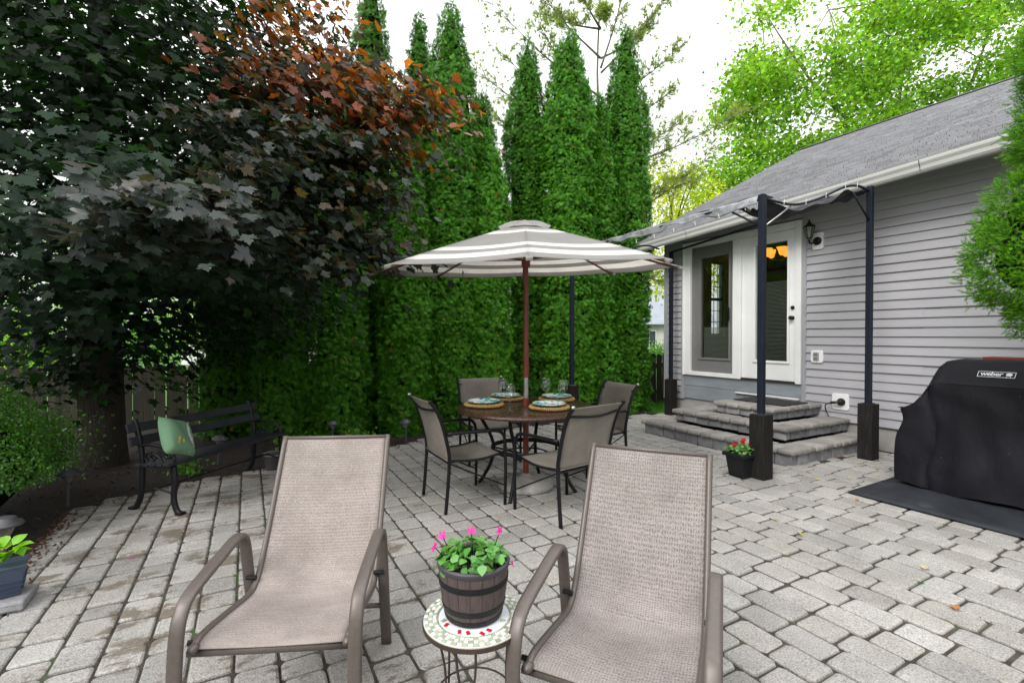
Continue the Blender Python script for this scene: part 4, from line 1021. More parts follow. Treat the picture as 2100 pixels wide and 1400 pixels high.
# ------------------------------------------------------------------ mosaic table with barrel planter
def build_mosaic():
    cx, cy = .640, 1.425; TR, Z = .162, .455
    t = thing('mosaic_side_table', 'small round mosaic side table on thin wire legs between the lounge chairs', 'side table', (cx, cy, 0))
    MB().lathe([(0, Z-.014), (TR-.004, Z-.014), (TR, Z-.008), (TR, Z-.003), (TR-.003, Z-.001), (0, Z-.001)], 56).build('slab', 'grout', t)
    MB().lathe([(TR-.006, Z-.02), (TR+.003, Z-.02), (TR+.003, Z-.006), (TR+.0005, Z-.006)], 56).build('iron_band', 'wire_brown', t)
    # checkered rim of small tiles in three rings, each tile a piece
    tiles = {}
    def tile(w_, h_, mat):
        k = (round(w_, 4), round(h_, 4), mat)
        if k not in tiles:
            me = MB().frustum((0, 0, -.001), (w_, h_), (w_-.0012, h_-.0012), .003).mesh('tile'); me.materials.append(MATS[mat]); tiles[k] = me
        return tiles[k]
    nT = 58
    for ri, r in enumerate((.154, .1405, .127)):
        wd = 2*math.pi*r/nT
        for k in range(nT):
            a = 2*math.pi*(k+.5*(0))/nT
            me = tile(wd-.0012, .0122, 'tile_green' if (k+ri) % 2 == 0 and ri < 2 or (ri == 2 and k % 4 == 0) else 'tile_white')
            inst(me, 'tile', t, Matrix.Translation((r*math.cos(a), r*math.sin(a), Z)) @ Matrix.Rotation(a+math.pi/2, 4, 'Z'))
    for k in range(52):
        a = 2*math.pi*k/52; me = tile(2*math.pi*.1175/52-.001, .004, 'tile_green')
        inst(me, 'tile', t, Matrix.Translation((.1175*math.cos(a), .1175*math.sin(a), Z)) @ Matrix.Rotation(a+math.pi/2, 4, 'Z'))
    MB().lathe([(0, Z+.0012), (.113, Z+.0012), (.114, Z-.002)], 48).build('centre_field', 'tile_centre', t)
    for a, r in ((-112, .100), (-72, .106), (-96, .099), (-58, .10), (-145, .10), (-20, .1), (30, .1), (200, .1)):
        a = R(a)-YAW; inst(tile(.011, .017, 'tile_red' if -2.9 < a+YAW < -.5 else 'tile_green'), 'tile', t, Matrix.Translation((r*math.cos(a), r*math.sin(a), Z+.0022)) @ Matrix.Rotation(a+math.pi/2+.5, 4, 'Z'))
    for k in range(3):
        a = R(-95+120*k)-YAW; c, s = math.cos(a), math.sin(a)
        for sg in (-1, 1):
            q = smooth_curve([(.150, sg*.030, Z-.018), (.135, sg*.026, Z-.10), (.118, sg*.010, Z-.22), (.122, sg*.006, .12), (.15, sg*.004, .012), (.158, sg*.003, .004)], 5)
            MB().tube([(p.x*c-p.y*s, p.x*s+p.y*c, p.z) for p in q], .0042, 6).build('leg_wire', 'wire_brown', t, smooth=True)
        MB().tube([(.15*c+.012*math.cos(b_), .15*s+.012*math.sin(b_), .012) for b_ in [R(30*j) for j in range(12)]], .003, 5, closed=True).build('foot_ring', 'wire_brown', t)
    MB().tube([(.123*math.cos(R(15*k)), .123*math.sin(R(15*k)), .20) for k in range(24)], .0035, 5, closed=True).build('leg_ring', 'wire_brown', t)
    # barrel planter
    px, py = cx+.004, cy+.012
    b = thing('barrel_planter', 'small brown barrel planter with pink flowers on the mosaic table', 'planter', (px, py, Z+.0035))
    RB, RTp, Hh = .090, .113, .172; n = 18
    for k in range(n):
        a0, a1 = 2*math.pi*k/n+.006, 2*math.pi*(k+1)/n-.006
        m = MB(); m.grid(lambda p, q: ((RB+(RTp-RB)*p+.006*math.sin(math.pi*p))*math.cos(a0+(a1-a0)*q), (RB+(RTp-RB)*p+.006*math.sin(math.pi*p))*math.sin(a0+(a1-a0)*q), Hh*p), 6, 3)
        m.f = [tuple(reversed(f)) for f in m.f]
        m.build('stave', 'barrel_wood', b, smooth=True)
    MB().lathe([(0, .002), (RB-.004, .002)] + [((RB+(RTp-RB)*p+.006*math.sin(math.pi*p))-.004, Hh*p) for p in (0, .25, .5, .75, 1)] + [(RTp-.012, Hh)], 36).build('liner', 'hoop_black', b)
    MB().lathe([(RTp-.013, Hh-.05), (RTp-.010, Hh), (RTp-.005, Hh+.006), (RTp+.004, Hh+.006), (RTp+.006, Hh), (RTp+.003, Hh-.012)], 40).build('rim', 'pot_rim', b, smooth=True)
    for z0, z1 in ((.004, .018), (.035, .052), (.112, .130)):
        def rr(z): p = z/Hh; return RB+(RTp-RB)*p+.006*math.sin(math.pi*p)+.0025
        MB().lathe([(rr(z0)-.004, z0), (rr(z0), z0), (rr(z1), z1), (rr(z1)-.004, z1)], 40).build('hoop', 'hoop_black', b, smooth=False)
    MB().lathe([(0, Hh-.018), (RTp-.010, Hh-.022)], 24).build('soil', 'soil', b)
    plant_bits(b, 190, RTp-.012, Hh-.015, .075, 'potted_leaf', (.013, .024), [(-.105, .02, Hh+.070, 'p'), (-.125, -.01, Hh+.045, 'p'), (-.01, .045, Hh+.075, 'p'), (.085, .03, Hh+.082, 'p'), (.125, -.02, Hh-.005, 'p')], 'petal_pink', seed=3)
def leaf_mesh(name, mat, tints, wid=.62, seed=0, fold=.14):
    """oval pointed leaf, unit length along +Y"""
    out = [(0, 0), (.5*wid, .22), (.56*wid, .45), (.40*wid, .72), (0, 1), (-.40*wid, .72), (-.56*wid, .45), (-.5*wid, .22)]
    V = np.array([(x, y, abs(x)*fold*2-.18*(y-.4)**2) for x, y in out]+[(0, .25, -.01), (0, .5, -.0), (0, .75, -.02)])
    F = np.array([(0, 1, 8), (1, 2, 9), (1, 9, 8), (2, 3, 9), (3, 10, 9), (3, 4, 10), (0, 8, 7), (7, 8, 9), (7, 9, 6), (6, 9, 5), (5, 9, 10), (5, 10, 4)])
    T = np.tile(np.array(tints)[None], (len(V), 1)); return np_mesh(name, V, F, [mat], T)
def plant_bits(parent, n, rad, z0, hgt, mat, sz, flowers, petal, seed=1, box=None):
    rd = random.Random(seed)
    vs = [leaf_mesh('leaf', mat, (s*a, s, s*b), .75) for s, a, b in ((.7, .8, .9), (1, 1, 1), (1.25, 1.1, 1.2), (.9, 1.3, .9), (1.35, 1.35, 2.1))]
    for k in range(n):
        if box: x, y = rd.uniform(-box[0], box[0]), rd.uniform(-box[1], box[1]); dd = max(abs(x)/box[0], abs(y)/box[1])
        else:
            a = rd.uniform(0, 6.28); q = math.sqrt(rd.random())*1.06; x, y = rad*q*math.cos(a), rad*q*math.sin(a); dd = q
        z = z0+hgt*rd.random()**.7*(1-.45*dd*dd)
        out = Vector((x, y, 0)).normalized() if (x or y) else Vector((1, 0, 0))
        a = rd.uniform(0, 6.28); ax = (Vector((math.cos(a), math.sin(a), rd.uniform(-.3, .5)))+out*.7).normalized()
        nr = (Vector((0, 0, 1))+out*.4+Vector((rd.gauss(0, .35), rd.gauss(0, .35), 0))).normalized()
        yv = (ax-nr*ax.dot(nr)).normalized(); xv = yv.cross(nr); s = rd.uniform(*sz)*1.55
        M = Matrix((xv, yv, nr)).transposed().to_4x4()
        inst(rd.choice(vs), 'leaf', parent, Matrix.Translation((x, y, z)) @ M @ Matrix.Scale(s, 4))
    st = MB()
    for k in range(14):
        a = rd.uniform(0, 6.28); q = rd.uniform(0, .7)*rad; st.tube([(q*math.cos(a)*.5, q*math.sin(a)*.5, z0-.01), (q*math.cos(a), q*math.sin(a), z0+hgt*.75)], .0018, 5)
    tag(st.build('stems', mat, parent), kind='stuff')
    fl = MB()
    for k in range(5):
        a = R(72*k); c, s = math.cos(a), math.sin(a)
        pts = [(0, 0), (.35, .30), (.8, .34), (1, .12), (.93, 0), (1, -.12), (.8, -.34), (.35, -.30)]
        fl.quad([(x*c-y*s, x*s+y*c, .12*x+.05*math.sin(7*y+k)) for x, y in pts])
    fm = fl.mesh('flower'); fm.materials.append(MATS[petal])
    for x, y, z, _ in flowers:
        f = inst(fm, 'flower', parent, Matrix.Translation(rotz(-YAW) @ Vector((x, y, z))) @ Matrix.Rotation(rd.uniform(0, 6), 4, 'Z') @ Matrix.Rotation(R(rd.uniform(25, 75)), 4, 'X') @ Matrix.Scale(rd.uniform(.013, .017) if petal == 'petal_pink' else rd.uniform(.022, .028), 4))
        e = rotz(-YAW) @ Vector((x, y, z)); MB().tube([(e.x*.6, e.y*.6, z0), tuple(e)], .0016, 5).build('flower_stalk', mat, parent)
build_mosaic()

# ------------------------------------------------------------------ square black planter by the post
def build_square_planter():
    t = thing('square_planter', 'square black plastic planter with red flowers beside the gazebo post', 'planter', (4.19, 3.03, 0), R(-4))
    MB().frustum((0, 0, 0), (.155, .155), (.205, .205), .205).build('tub', 'black_plastic', t, bevel=.008)
    m = MB()
    for p, q in (((-.122, -.122), (.122, -.098)), ((-.122, .098), (.122, .122)), ((-.122, -.098), (-.098, .098)), ((.098, -.098), (.122, .098))): m.span((*p, .198), (*q, .232))
    m.build('rim', 'black_plastic', t, bevel=.005)
    MB().span((-.098, -.098, .20), (.098, .098, .212)).build('soil', 'soil', t)
    plant_bits(t, 120, .11, .212, .11, 'potted_leaf', (.016, .03), [(-.075, -.03, .305, 0), (.0, -.08, .265, 0), (.02, .02, .33, 0), (.075, -.05, .30, 0), (.05, .06, .34, 0), (-.03, .07, .31, 0), (.09, .03, .285, 0)], 'petal_red', seed=8, box=(.105, .105))
build_square_planter()

# ------------------------------------------------------------------ covered grill, mat, board
def build_grill():
    tag(MB().grid(lambda a, b: (4.53+1.55*a, 2.255-2.9*b+.04*a*(1-b), .014+.004*math.sin(b*19)*math.sin(a*7)), 14, 26).build('grill_mat', 'rubber', None, smooth=True, solid=.008), 'large flat black rubber mat under the covered grill', 'mat')
    t = thing('covered_grill', 'barbecue grill under a wrinkled black fabric cover on a rubber mat', 'grill', (5.5, 1.3, .02))
    off = Vector((5.5, 1.3, .02))
    YE = [(2.205, .0), (2.19, .70), (2.13, .735), (2.06, .80), (1.985, .97), (1.94, 1.095), (1.90, 1.135), (1.84, 1.15), (.9, 1.16), (.80, 1.13), (.72, .95), (.62, .76), (.40, .73), (.36, 0)]
    def shape(p, y):
        """p runs from the front hem up, over and down the back"""
        zt = interp(-y, [(-a, b) for a, b in YE]); hood = min(1, max(0, (zt-.74)/.4))
        zf = .705+.245*hood; zf = min(zf, zt*.985)
        flare = .02*math.sin(y*7.3)
        P = [(5.165+flare, .035), (5.175+flare*.6, .30), (5.19, .58), (5.20-.01*hood, zf-.10), (5.205-.005*hood, zf), (5.215, zf+.006), (5.30, zf+(zt-zf)*.60), (5.385, zt-.012), (5.43, zt), (5.62, zt+.003), (5.80, zt-.02), (5.86, zt-.16), (5.87, .45), (5.88, .04)]
        f = p*(len(P)-1); i = min(int(f), len(P)-2); f -= i
        return Vector((P[i][0]+(P[i+1][0]-P[i][0])*f, y, P[i][1]+(P[i+1][1]-P[i][1])*f))
    ys = [2.19, 2.17, 2.15, 2.12, 2.09, 2.06, 2.03, 2.0, 1.98, 1.96, 1.94, 1.92, 1.90, 1.88, 1.86]+[1.86-.025*k for k in range(1, 39)]+[.90, .86, .82, .78, .74, .70, .66, .60, .5, .42, .38]
    nP = 64; V, F = [], []
    rdn = lambda a, b, c: math.sin(a*9.1+b*4.3+c)*.5+math.sin(a*17.7-b*7.1+c*2)*.3+math.sin(a*5.3+b*13.1)*.4
    for y in ys:
        for i in range(nP+1):
            p = i/nP; q = shape(p, y)
            if p < .33:
                d = rdn(y, q.z, 1)*.013*(1.25-q.z)+.013*math.sin(y*24+q.z*2.5+1.5*math.sin(q.z*6))*max(0, .85-q.z)+.010*math.sin(y*11-q.z*16)*math.exp(-((q.z-.80)/.10)**2)
                fold = .022*math.exp(-((y-1.93-.03*math.sin(q.z*9))/.022)**2)
                q.x += d+fold; q.z += (.014*math.sin(y*9+1) if i == 0 else 0)
            else: q.z += .003*rdn(y, q.x, 4)
            if y > 2.1:
                pull = ((y-2.1)/.09)**2; q.y += .02*math.sin(q.z*8)*pull*.4-(.045*math.exp(-((q.z-.60)/.09)**2))*pull
                q.x += .03*pull*(1 if q.x < 5.5 else -1)
            V.append(q-off)
    n1 = nP+1
    for a in range(len(ys)-1):
        for i in range(nP): F.append((a*n1+i, (a+1)*n1+i, (a+1)*n1+i+1, a*n1+i+1))
    # ends: strips between the front and the back halves
    for base in (0, (len(ys)-1)*n1):
        for i in range(nP//2):
            q = (base+i, base+i+1, base+nP-i-1, base+nP-i); F.append(q if base == 0 else tuple(reversed(q)))
    m = MB(); m.v = [tuple(v) for v in V]; m.f = F; m.m = [0]*len(F)
    cov = m.build('cover', 'cover_cloth', t, smooth=True)
    es = cov.modifiers.new('crease', 'EDGE_SPLIT'); es.split_angle = R(38)
    MB().tube([shape(4.6/13, y)-off+Vector((-.004, 0, .0)) for y in [1.885-.03*k for k in range(33)]], .0045, 6).build('seam', 'cover_cloth', cov, smooth=True)
    MB().tube([shape(5.0/13+.0*k, 2.17-.02*k)-off+Vector((-.004, 0, .002)) for k in range(9)], .0045, 6).build('seam', 'cover_cloth', cov, smooth=True)
    MB().tube([shape(i/60*4.4/13, .97)-off+Vector((-.010, 0, 0)) for i in range(61)], .0045, 6).build('seam', 'cover_cloth', cov, smooth=True)
    # cart and wheels under the hem
    MB().span(Vector((5.26, .55, .05))-off, Vector((5.80, 2.05, .30))-off).build('cart', 'black_metal', t, bevel=.01)
    for x, y in ((5.28, .6), (5.28, 1.95), (5.78, .6), (5.78, 1.95)):
        MB().lathe([(0, -.015), (.030, -.015), (.034, -.01), (.034, .01), (.030, .015), (0, .015)], 14).build('wheel', 'black_plastic', t, smooth=True).matrix_local = Matrix.Translation(Vector((x, y, .055))-off) @ Matrix.Rotation(R(90), 4, 'X')
    # woven badge on the sloping front of the hood
    e0, e1 = shape(5.25/13, 1.6), shape(6.6/13, 1.6); up = (e1-e0).normalized(); rt = Vector((0, -1, 0)); nr = rt.cross(up).normalized()
    ctr = shape(5.75/13, 1.545)+Vector((0, 0, 0)); ctr.y = 1.535
    M = Matrix((rt, up, nr)).transposed().to_4x4(); M.translation = ctr-off+nr*.006
    bw, bh = .225, .058; fr = MB()
    for p, q in (((-bw/2, -bh/2), (bw/2, -bh/2+.004)), ((-bw/2, bh/2-.004), (bw/2, bh/2)), ((-bw/2, -bh/2), (-bw/2+.004, bh/2)), ((bw/2-.004, -bh/2), (bw/2, bh/2))): fr.span((*p, 0), (*q, .0015))
    fo = fr.build('badge_frame', 'logo_white', cov); fo.matrix_local = M
    cu = bpy.data.curves.new('badge', 'FONT'); cu.body = 'weber'; cu.size = .056; cu.align_x = 'CENTER'; cu.align_y = 'CENTER'; cu.extrude = .0006; cu.offset = .0012; cu.space_character = .92
    tmp = bpy.data.objects.new('tmp', cu); C.objects.link(tmp); bpy.context.view_layer.update()
    me = bpy.data.meshes.new_from_object(tmp.evaluated_get(bpy.context.evaluated_depsgraph_get())); bpy.data.objects.remove(tmp)
    me.materials.clear(); me.materials.append(MATS['logo_white'])
    lo = bpy.data.objects.new('badge_lettering', me); C.objects.link(lo); lo.parent = cov; lo.matrix_local = M @ Matrix.Translation((-.028, .004, 0))
    k = MB(); k.quad([(.075+.020*math.cos(R(a)), .004+.015*math.sin(R(a)), .0005) for a in range(0, 360, 20)])
    k.span((.073, .018, 0), (.077, .023, .001))
    for x in (.062, .088): k.quad([(.075+(x-.075)*.5, -.008, .0005), (.075+(x-.075)*.8, -.008, .0005), (x+.001, -.024, .0005), (x-.003, -.024, .0005)])
    k.build('badge_kettle', 'logo_white', cov).matrix_local = M
    b = MB().span((-.11, -.42, -.035), (.11, .42, .035)).build('red_board', 'red_wood', None, bevel=.004, loc=(6.33, 1.49, 1.12)); tag(b, 'red stained wooden shelf fixed to the siding behind the covered grill', 'shelf')
build_grill()

# ------------------------------------------------------------------ power cord from the wall inlet
cd = smooth_curve([(WX-.095, 3.44, .51), (WX-.11, 3.50, .47), (WX-.10, 3.48, .36), (WX-.10, 3.38, .22), (WX-.11, 3.22, .10), (WX-.12, 3.05, .02), (WX-.10, 2.9, .009), (WX-.09, 2.6, .009), (WX-.12, 2.2, .009), (WX-.2, 1.7, .009)], 6)
tag(MB().tube(cd, .0075, 7).build('power_cord', 'cord_black', None, smooth=True), 'black power cord drooping from the white wall inlet behind the post', 'cord')

# ------------------------------------------------------------------ bench and pillow
def build_bench():
    t = thing('garden_bench', 'black slatted garden bench with cast iron ends beneath the maple', 'bench', (-.495, 4.46, 0), R(46))
    Lb = 1.12
    for x in (0.0, Lb):
        def sw(pts, r, name, prof=None): MB().tube(smooth_curve([(x, y*.78+.02, z-.05*max(0, min(1, (z-.40)*8)) if name in ('arm', 'scroll') else z) for y, z in pts], 5), r, 8, prof=prof, side=(1, 0, 0) if prof else None).build(name, 'iron', t, smooth=True)
        sw([(-.10, .008), (-.055, .03), (-.02, .12), (-.035, .25), (-.02, .365)], 0, 'leg', (.016, .021))
        sw([(.50, .008), (.455, .03), (.40, .12), (.385, .25), (.375, .36)], 0, 'leg', (.016, .021))
        sw([(.375, .345), (.385, .44), (.425, .58), (.465, .675), (.478, .705)], 0, 'back_upright', (.016, .02))
        sw([(-.03, .372), (.15, .36), (.375, .352)], 0, 'seat_bearer', (.014, .016))
        sw([(.415, .545), (.30, .565), (.16, .560), (.05, .545), (.0, .50), (.01, .455), (.055, .445), (.08, .475), (.055, .50)], .013, 'arm')
        sw([(-.02, .375), (-.035, .43), (-.01, .49)], .012, 'arm')
        sw([(.10, .37), (.16, .44), (.23, .47), (.27, .43), (.24, .395), (.20, .42)], .009, 'scroll')
        sw([(.30, .37), (.34, .42), (.31, .48), (.26, .49)], .009, 'scroll')
        sw([(-.03, .15), (.10, .17), (.19, .18), (.28, .17), (.395, .15)], .008, 'stretcher')
        MB().lathe([(0, -.012), (.018, -.008), (.022, 0), (.018, .008), (0, .012)], 10).build('boss', 'iron', t, smooth=True).location = (x, .168, .18)
        for y in (-.058, .41): MB().box((x, y, .012), (.055, .06, .024)).build('foot', 'iron', t, bevel=.008)
    MB().tube([(0, .168, .18), (Lb, .168, .18)], .007, 6).build('tie_rod', 'iron', t)
    for k in range(5):
        MB().box((Lb/2, .0+.070*k, .388-.006*k), (Lb+.14, .058, .020)).build('seat_slat', 'bench_slat', t, bevel=.004)
    for y, z in ((.338, .545), (.368, .645)):
        MB().box((Lb/2, y, z), (Lb+.16, .020, .070), Matrix.Rotation(R(-20), 3, 'X')).build('back_slat', 'bench_slat', t, bevel=.004)
    # pillow leaning in the corner
    Pm = thing('throw_pillow', 'green throw pillow printed with a wading bird, leaning on the bench', 'pillow', (0, 0, 0))
    W = .152
    def side(sg):
        def f(a, b):
            x, y = 2*a-1, 2*b-1
            th = .062*(max(0, 1-x**4)*max(0, 1-y**4))**.55; pinch = 1-.08*(1-x*x)*(abs(y)**3)-.0
            pz = 1-.08*(1-y*y)*(abs(x)**3)
            return Vector((x*W*pz, sg*th+.006*math.sin(x*5+y*3)*(1-x*x)*(1-y*y), y*W*pinch))
        return f
    m = MB().grid(side(-1), 20, 20); i0 = len(m.f); m.grid(side(1), 20, 20); m.f = m.f[:i0]+[tuple(reversed(q)) for q in m.f[i0:]]
    body = m.build('cushion', 'pillow_cloth', Pm, smooth=True)
    def pr(name, pts, mat):
        f = side(-1); MB().quad([f((x/W+1)/2, (z/W+1)/2)+Vector((0, -.003, 0)) for x, z in pts]).build(name, mat, body)
    # embroidered bird and sprig: flat print, laid in short strips so that it follows the cloth
    bird = [(.055, .085), (.075, .070), (.070, .02), (.085, -.03), (.078, -.085), (.06, -.05), (.048, .0), (.045, .05)]
    for k in range(1): pr('bird_print', bird, 'print_grey')
    pr('bird_print', [(.045, .09), (.062, .105), (.072, .09), (.06, .075)], 'print_grey')
    pr('reed_print', [(.090, .02), (.096, .02), (.092, -.09), (.060, -.14), (.05, -.145), (.082, -.09)], 'print_cream')
    for a, b_ in ((-.085, -.045), (-.05, -.065), (-.095, -.075)): pr('sprig_print', [(a, b_), (a+.018, b_+.022), (a+.024, b_), (a+.012, b_-.016)], 'petal_yellow')
    fwd = rotz(R(46)) @ Vector((0, -1, 0)); axx = rotz(R(46)) @ Vector((1, 0, 0))
    base = Vector((-.495, 4.46, 0))+axx*.05-fwd*.03+Vector((0, 0, .398))
    M = Matrix.Rotation(R(46+22), 4, 'Z') @ Matrix.Rotation(R(-24), 4, 'X') @ Matrix.Rotation(R(20), 4, 'Y')
    low = min((M @ Vector(v.co)).z for v in body.data.vertices)
    Pm.matrix_world = Matrix.Translation(base-Vector((0, 0, low))) @ M
build_bench()

# ------------------------------------------------------------------ solar path lights
def build_lights():
    def one(x, y, label, lean, s=1):
        t = thing('path_light', label, 'path light', (x, y, -.01), 0, 'solar path lights along the bed'); t.rotation_euler = (R(lean[0]), R(lean[1]), 0); t.scale = (s, s, s)
        MB().lathe([(0, -.06), (.006, -.05), (.0115, 0), (.0115, .20), (0, .20)], 10).build('stake', 'lamp_plastic', t)
        MB().lathe([(0, .195), (.016, .20), (.026, .215), (.040, .25), (.046, .268)], 18).build('lens', 'lamp_lens', t, smooth=True)
        MB().lathe([(.0, .262), (.050, .264), (.074, .268), (.078, .274), (.070, .284), (.046, .296), (.044, .306), (.030, .312), (0, .313)], 24).build('cap', 'lamp_plastic', t, smooth=True)
    one(-.28, 6.00, 'solar path light seen behind the bench seat', (3, 4))
    one(.93, 6.42, 'solar path light standing farthest back under the hedge', (-2, 3), .95)
    one(1.77, 6.04, 'solar path light beside the left dining chair', (2, -3))
    one(-1.265, 5.08, 'solar path light between the boxwood and the bench', (2, 2))
    one(-1.235, 3.80, 'solar path light cut by the left picture edge above the hosta', (0, 3), 1.08)
build_lights()

# ------------------------------------------------------------------ small pots at the bed
def build_pots():
    t = thing('blue_planter', 'blue planter of bright hosta leaves at the left picture edge', 'planter', (-1.075, 3.36, .052), R(12))
    MB().frustum((0, 0, 0), (.105, .105), (.15, .15), .15).build('tub', 'blue_plastic', t, bevel=.006)
    for z in (.03, .055, .08): MB().frustum((0, 0, z), (.118+z*.3, .118+z*.3), (.12+z*.3, .12+z*.3), .005).build('rib_band', 'blue_plastic', t)
    MB().frustum((0, 0, .146), (.158, .158), (.16, .16), .012).build('rim', 'blue_plastic', t, bevel=.003)
    rd = random.Random(2)
    vs = [leaf_mesh('hosta_leaf', 'hosta_leaf', q, .72, fold=.22) for q in ((1, 1, 1), (.8, .85, .9), (1.7, 1.15, .9))]
    for k in range(17):
        a = rd.uniform(0, 6.28); el = rd.uniform(.05, .8); d = Vector((math.cos(a), math.sin(a), el)).normalized()
        nr = (Vector((0, 0, 1))-d*d.z*.6+Vector((rd.gauss(0, .2), rd.gauss(0, .2), 0))).normalized(); yv = (d-nr*d.dot(nr)).normalized(); xv = yv.cross(nr)
        M = Matrix((xv, yv, nr)).transposed().to_4x4()
        inst(rd.choice(vs), 'leaf', t, Matrix.Translation(Vector((0, 0, .155+rd.uniform(0, .07)))+d*.03) @ M @ Matrix.Scale(rd.uniform(.065, .10), 4))
    m = MB().box((0, 0, .0), (.20, .22, .05)); rr = random.Random(6); m.v = [(p[0]+rr.uniform(-.01, .01), p[1]+rr.uniform(-.01, .01), p[2]) for p in m.v]
    tag(m.build('stone_block', 'riser_stone', None, bevel=.012, loc=(-1.075, 3.35, .027)), 'flat grey stone block under the blue planter', 'stone block')
    t = thing('round_pot', 'round grey flower pot half hidden behind the speckled lounge chair', 'pot', (.235, 5.50, 0))
    MB().lathe([(0, 0), (.075, 0), (.105, .13), (.112, .132), (.114, .155), (.098, .155), (.092, .12), (0, .118)], 26).build('body', 'lamp_plastic', t, smooth=False)
    MB().lathe([(.096, .1555), (.114, .1555), (.116, .148)], 26).build('rim', 'concrete', t)
build_pots()

# ------------------------------------------------------------------ picket fences
def build_fence(a, b, h, label, seed):
    a, b = Vector((*a, -.09)), Vector((*b, -.09)); L = (b-a).length; d = (b-a)/L; ang = math.atan2(d.y, d.x)
    t = thing('picket_fence', label, 'fence', a, ang); rd = random.Random(seed)
    vs = []
    for k in range(4):
        w_ = .135; me = MB().extrude([(-w_/2, 0, 0), (w_/2, 0, 0), (w_/2, 0, h-.05), (w_/2-.03, 0, h+rd.uniform(-.01, .01)), (-w_/2+.03, 0, h), (-w_/2, 0, h-.05)], (0, .018, 0)).mesh('picket'); me.materials.append(MATS['fence_wood']); vs.append(me)
    x = .07
    while x < L:
        o = inst(rd.choice(vs), 'picket', t); o.location = (x, rd.uniform(-.004, .004), rd.uniform(-.02, .015)); o.rotation_euler = (0, rd.gauss(0, .008), 0); x += .135+rd.choice((.006, .010, .012, .02))
    for z in (.25, h-.25): MB().span((0, .02, z-.04), (L, .055, z+.04)).build('rail', 'fence_wood', t)
    for k in range(int(L/2.2)+1): MB().span((k*2.2-.04, .056, 0), (k*2.2+.04, .14, h-.08)).build('fence_post', 'fence_wood', t)
build_fence((-7.5, 10.25), (1.6, 8.75), 1.0, 'weathered wooden picket fence behind the maple trunk and bench', 1)
build_fence((5.9, 7.75), (9.2, 7.40), 1.06, 'weathered wooden picket fence beyond the house corner', 2)

# ------------------------------------------------------------------ trees
def tube_obj(name, pts, radii, mat, parent, n=8, sub=5):
    c = smooth_curve(pts, sub); k = len(c)-1
    rr = [interp(i/k*(len(radii)-1), list(enumerate(radii))) for i in range(k+1)]
    return MB().tube(c, rr, n).build(name, mat, parent, smooth=True)

SPRAY = []; STRI = []; STIP = []
for y0, ang, ln in ((.0, -62, .48), (.0, 60, .46), (.12, -48, .55), (.16, 46, .56), (.30, -40, .52), (.34, 40, .50), (.48, -33, .42), (.52, 33, .40), (.45, 0, .55)):
    a = R(ang); c, s = math.sin(a), math.cos(a); w_ = .060; i = len(SPRAY)
    SPRAY += [(-s*w_, y0+c*w_, 0), (s*w_, y0-c*w_, 0), (c*ln, y0+s*ln, -.16*(y0+ln)**2+.05*abs(c))]
    STIP += [y0*.5, y0*.5, .55+.45*y0*1.8 if y0 < .3 else 1]; STRI += [(i, i+1, i+2)]
SPRAY, STRI, STIP = np.array(SPRAY, float), np.array(STRI), np.array(STIP, float)

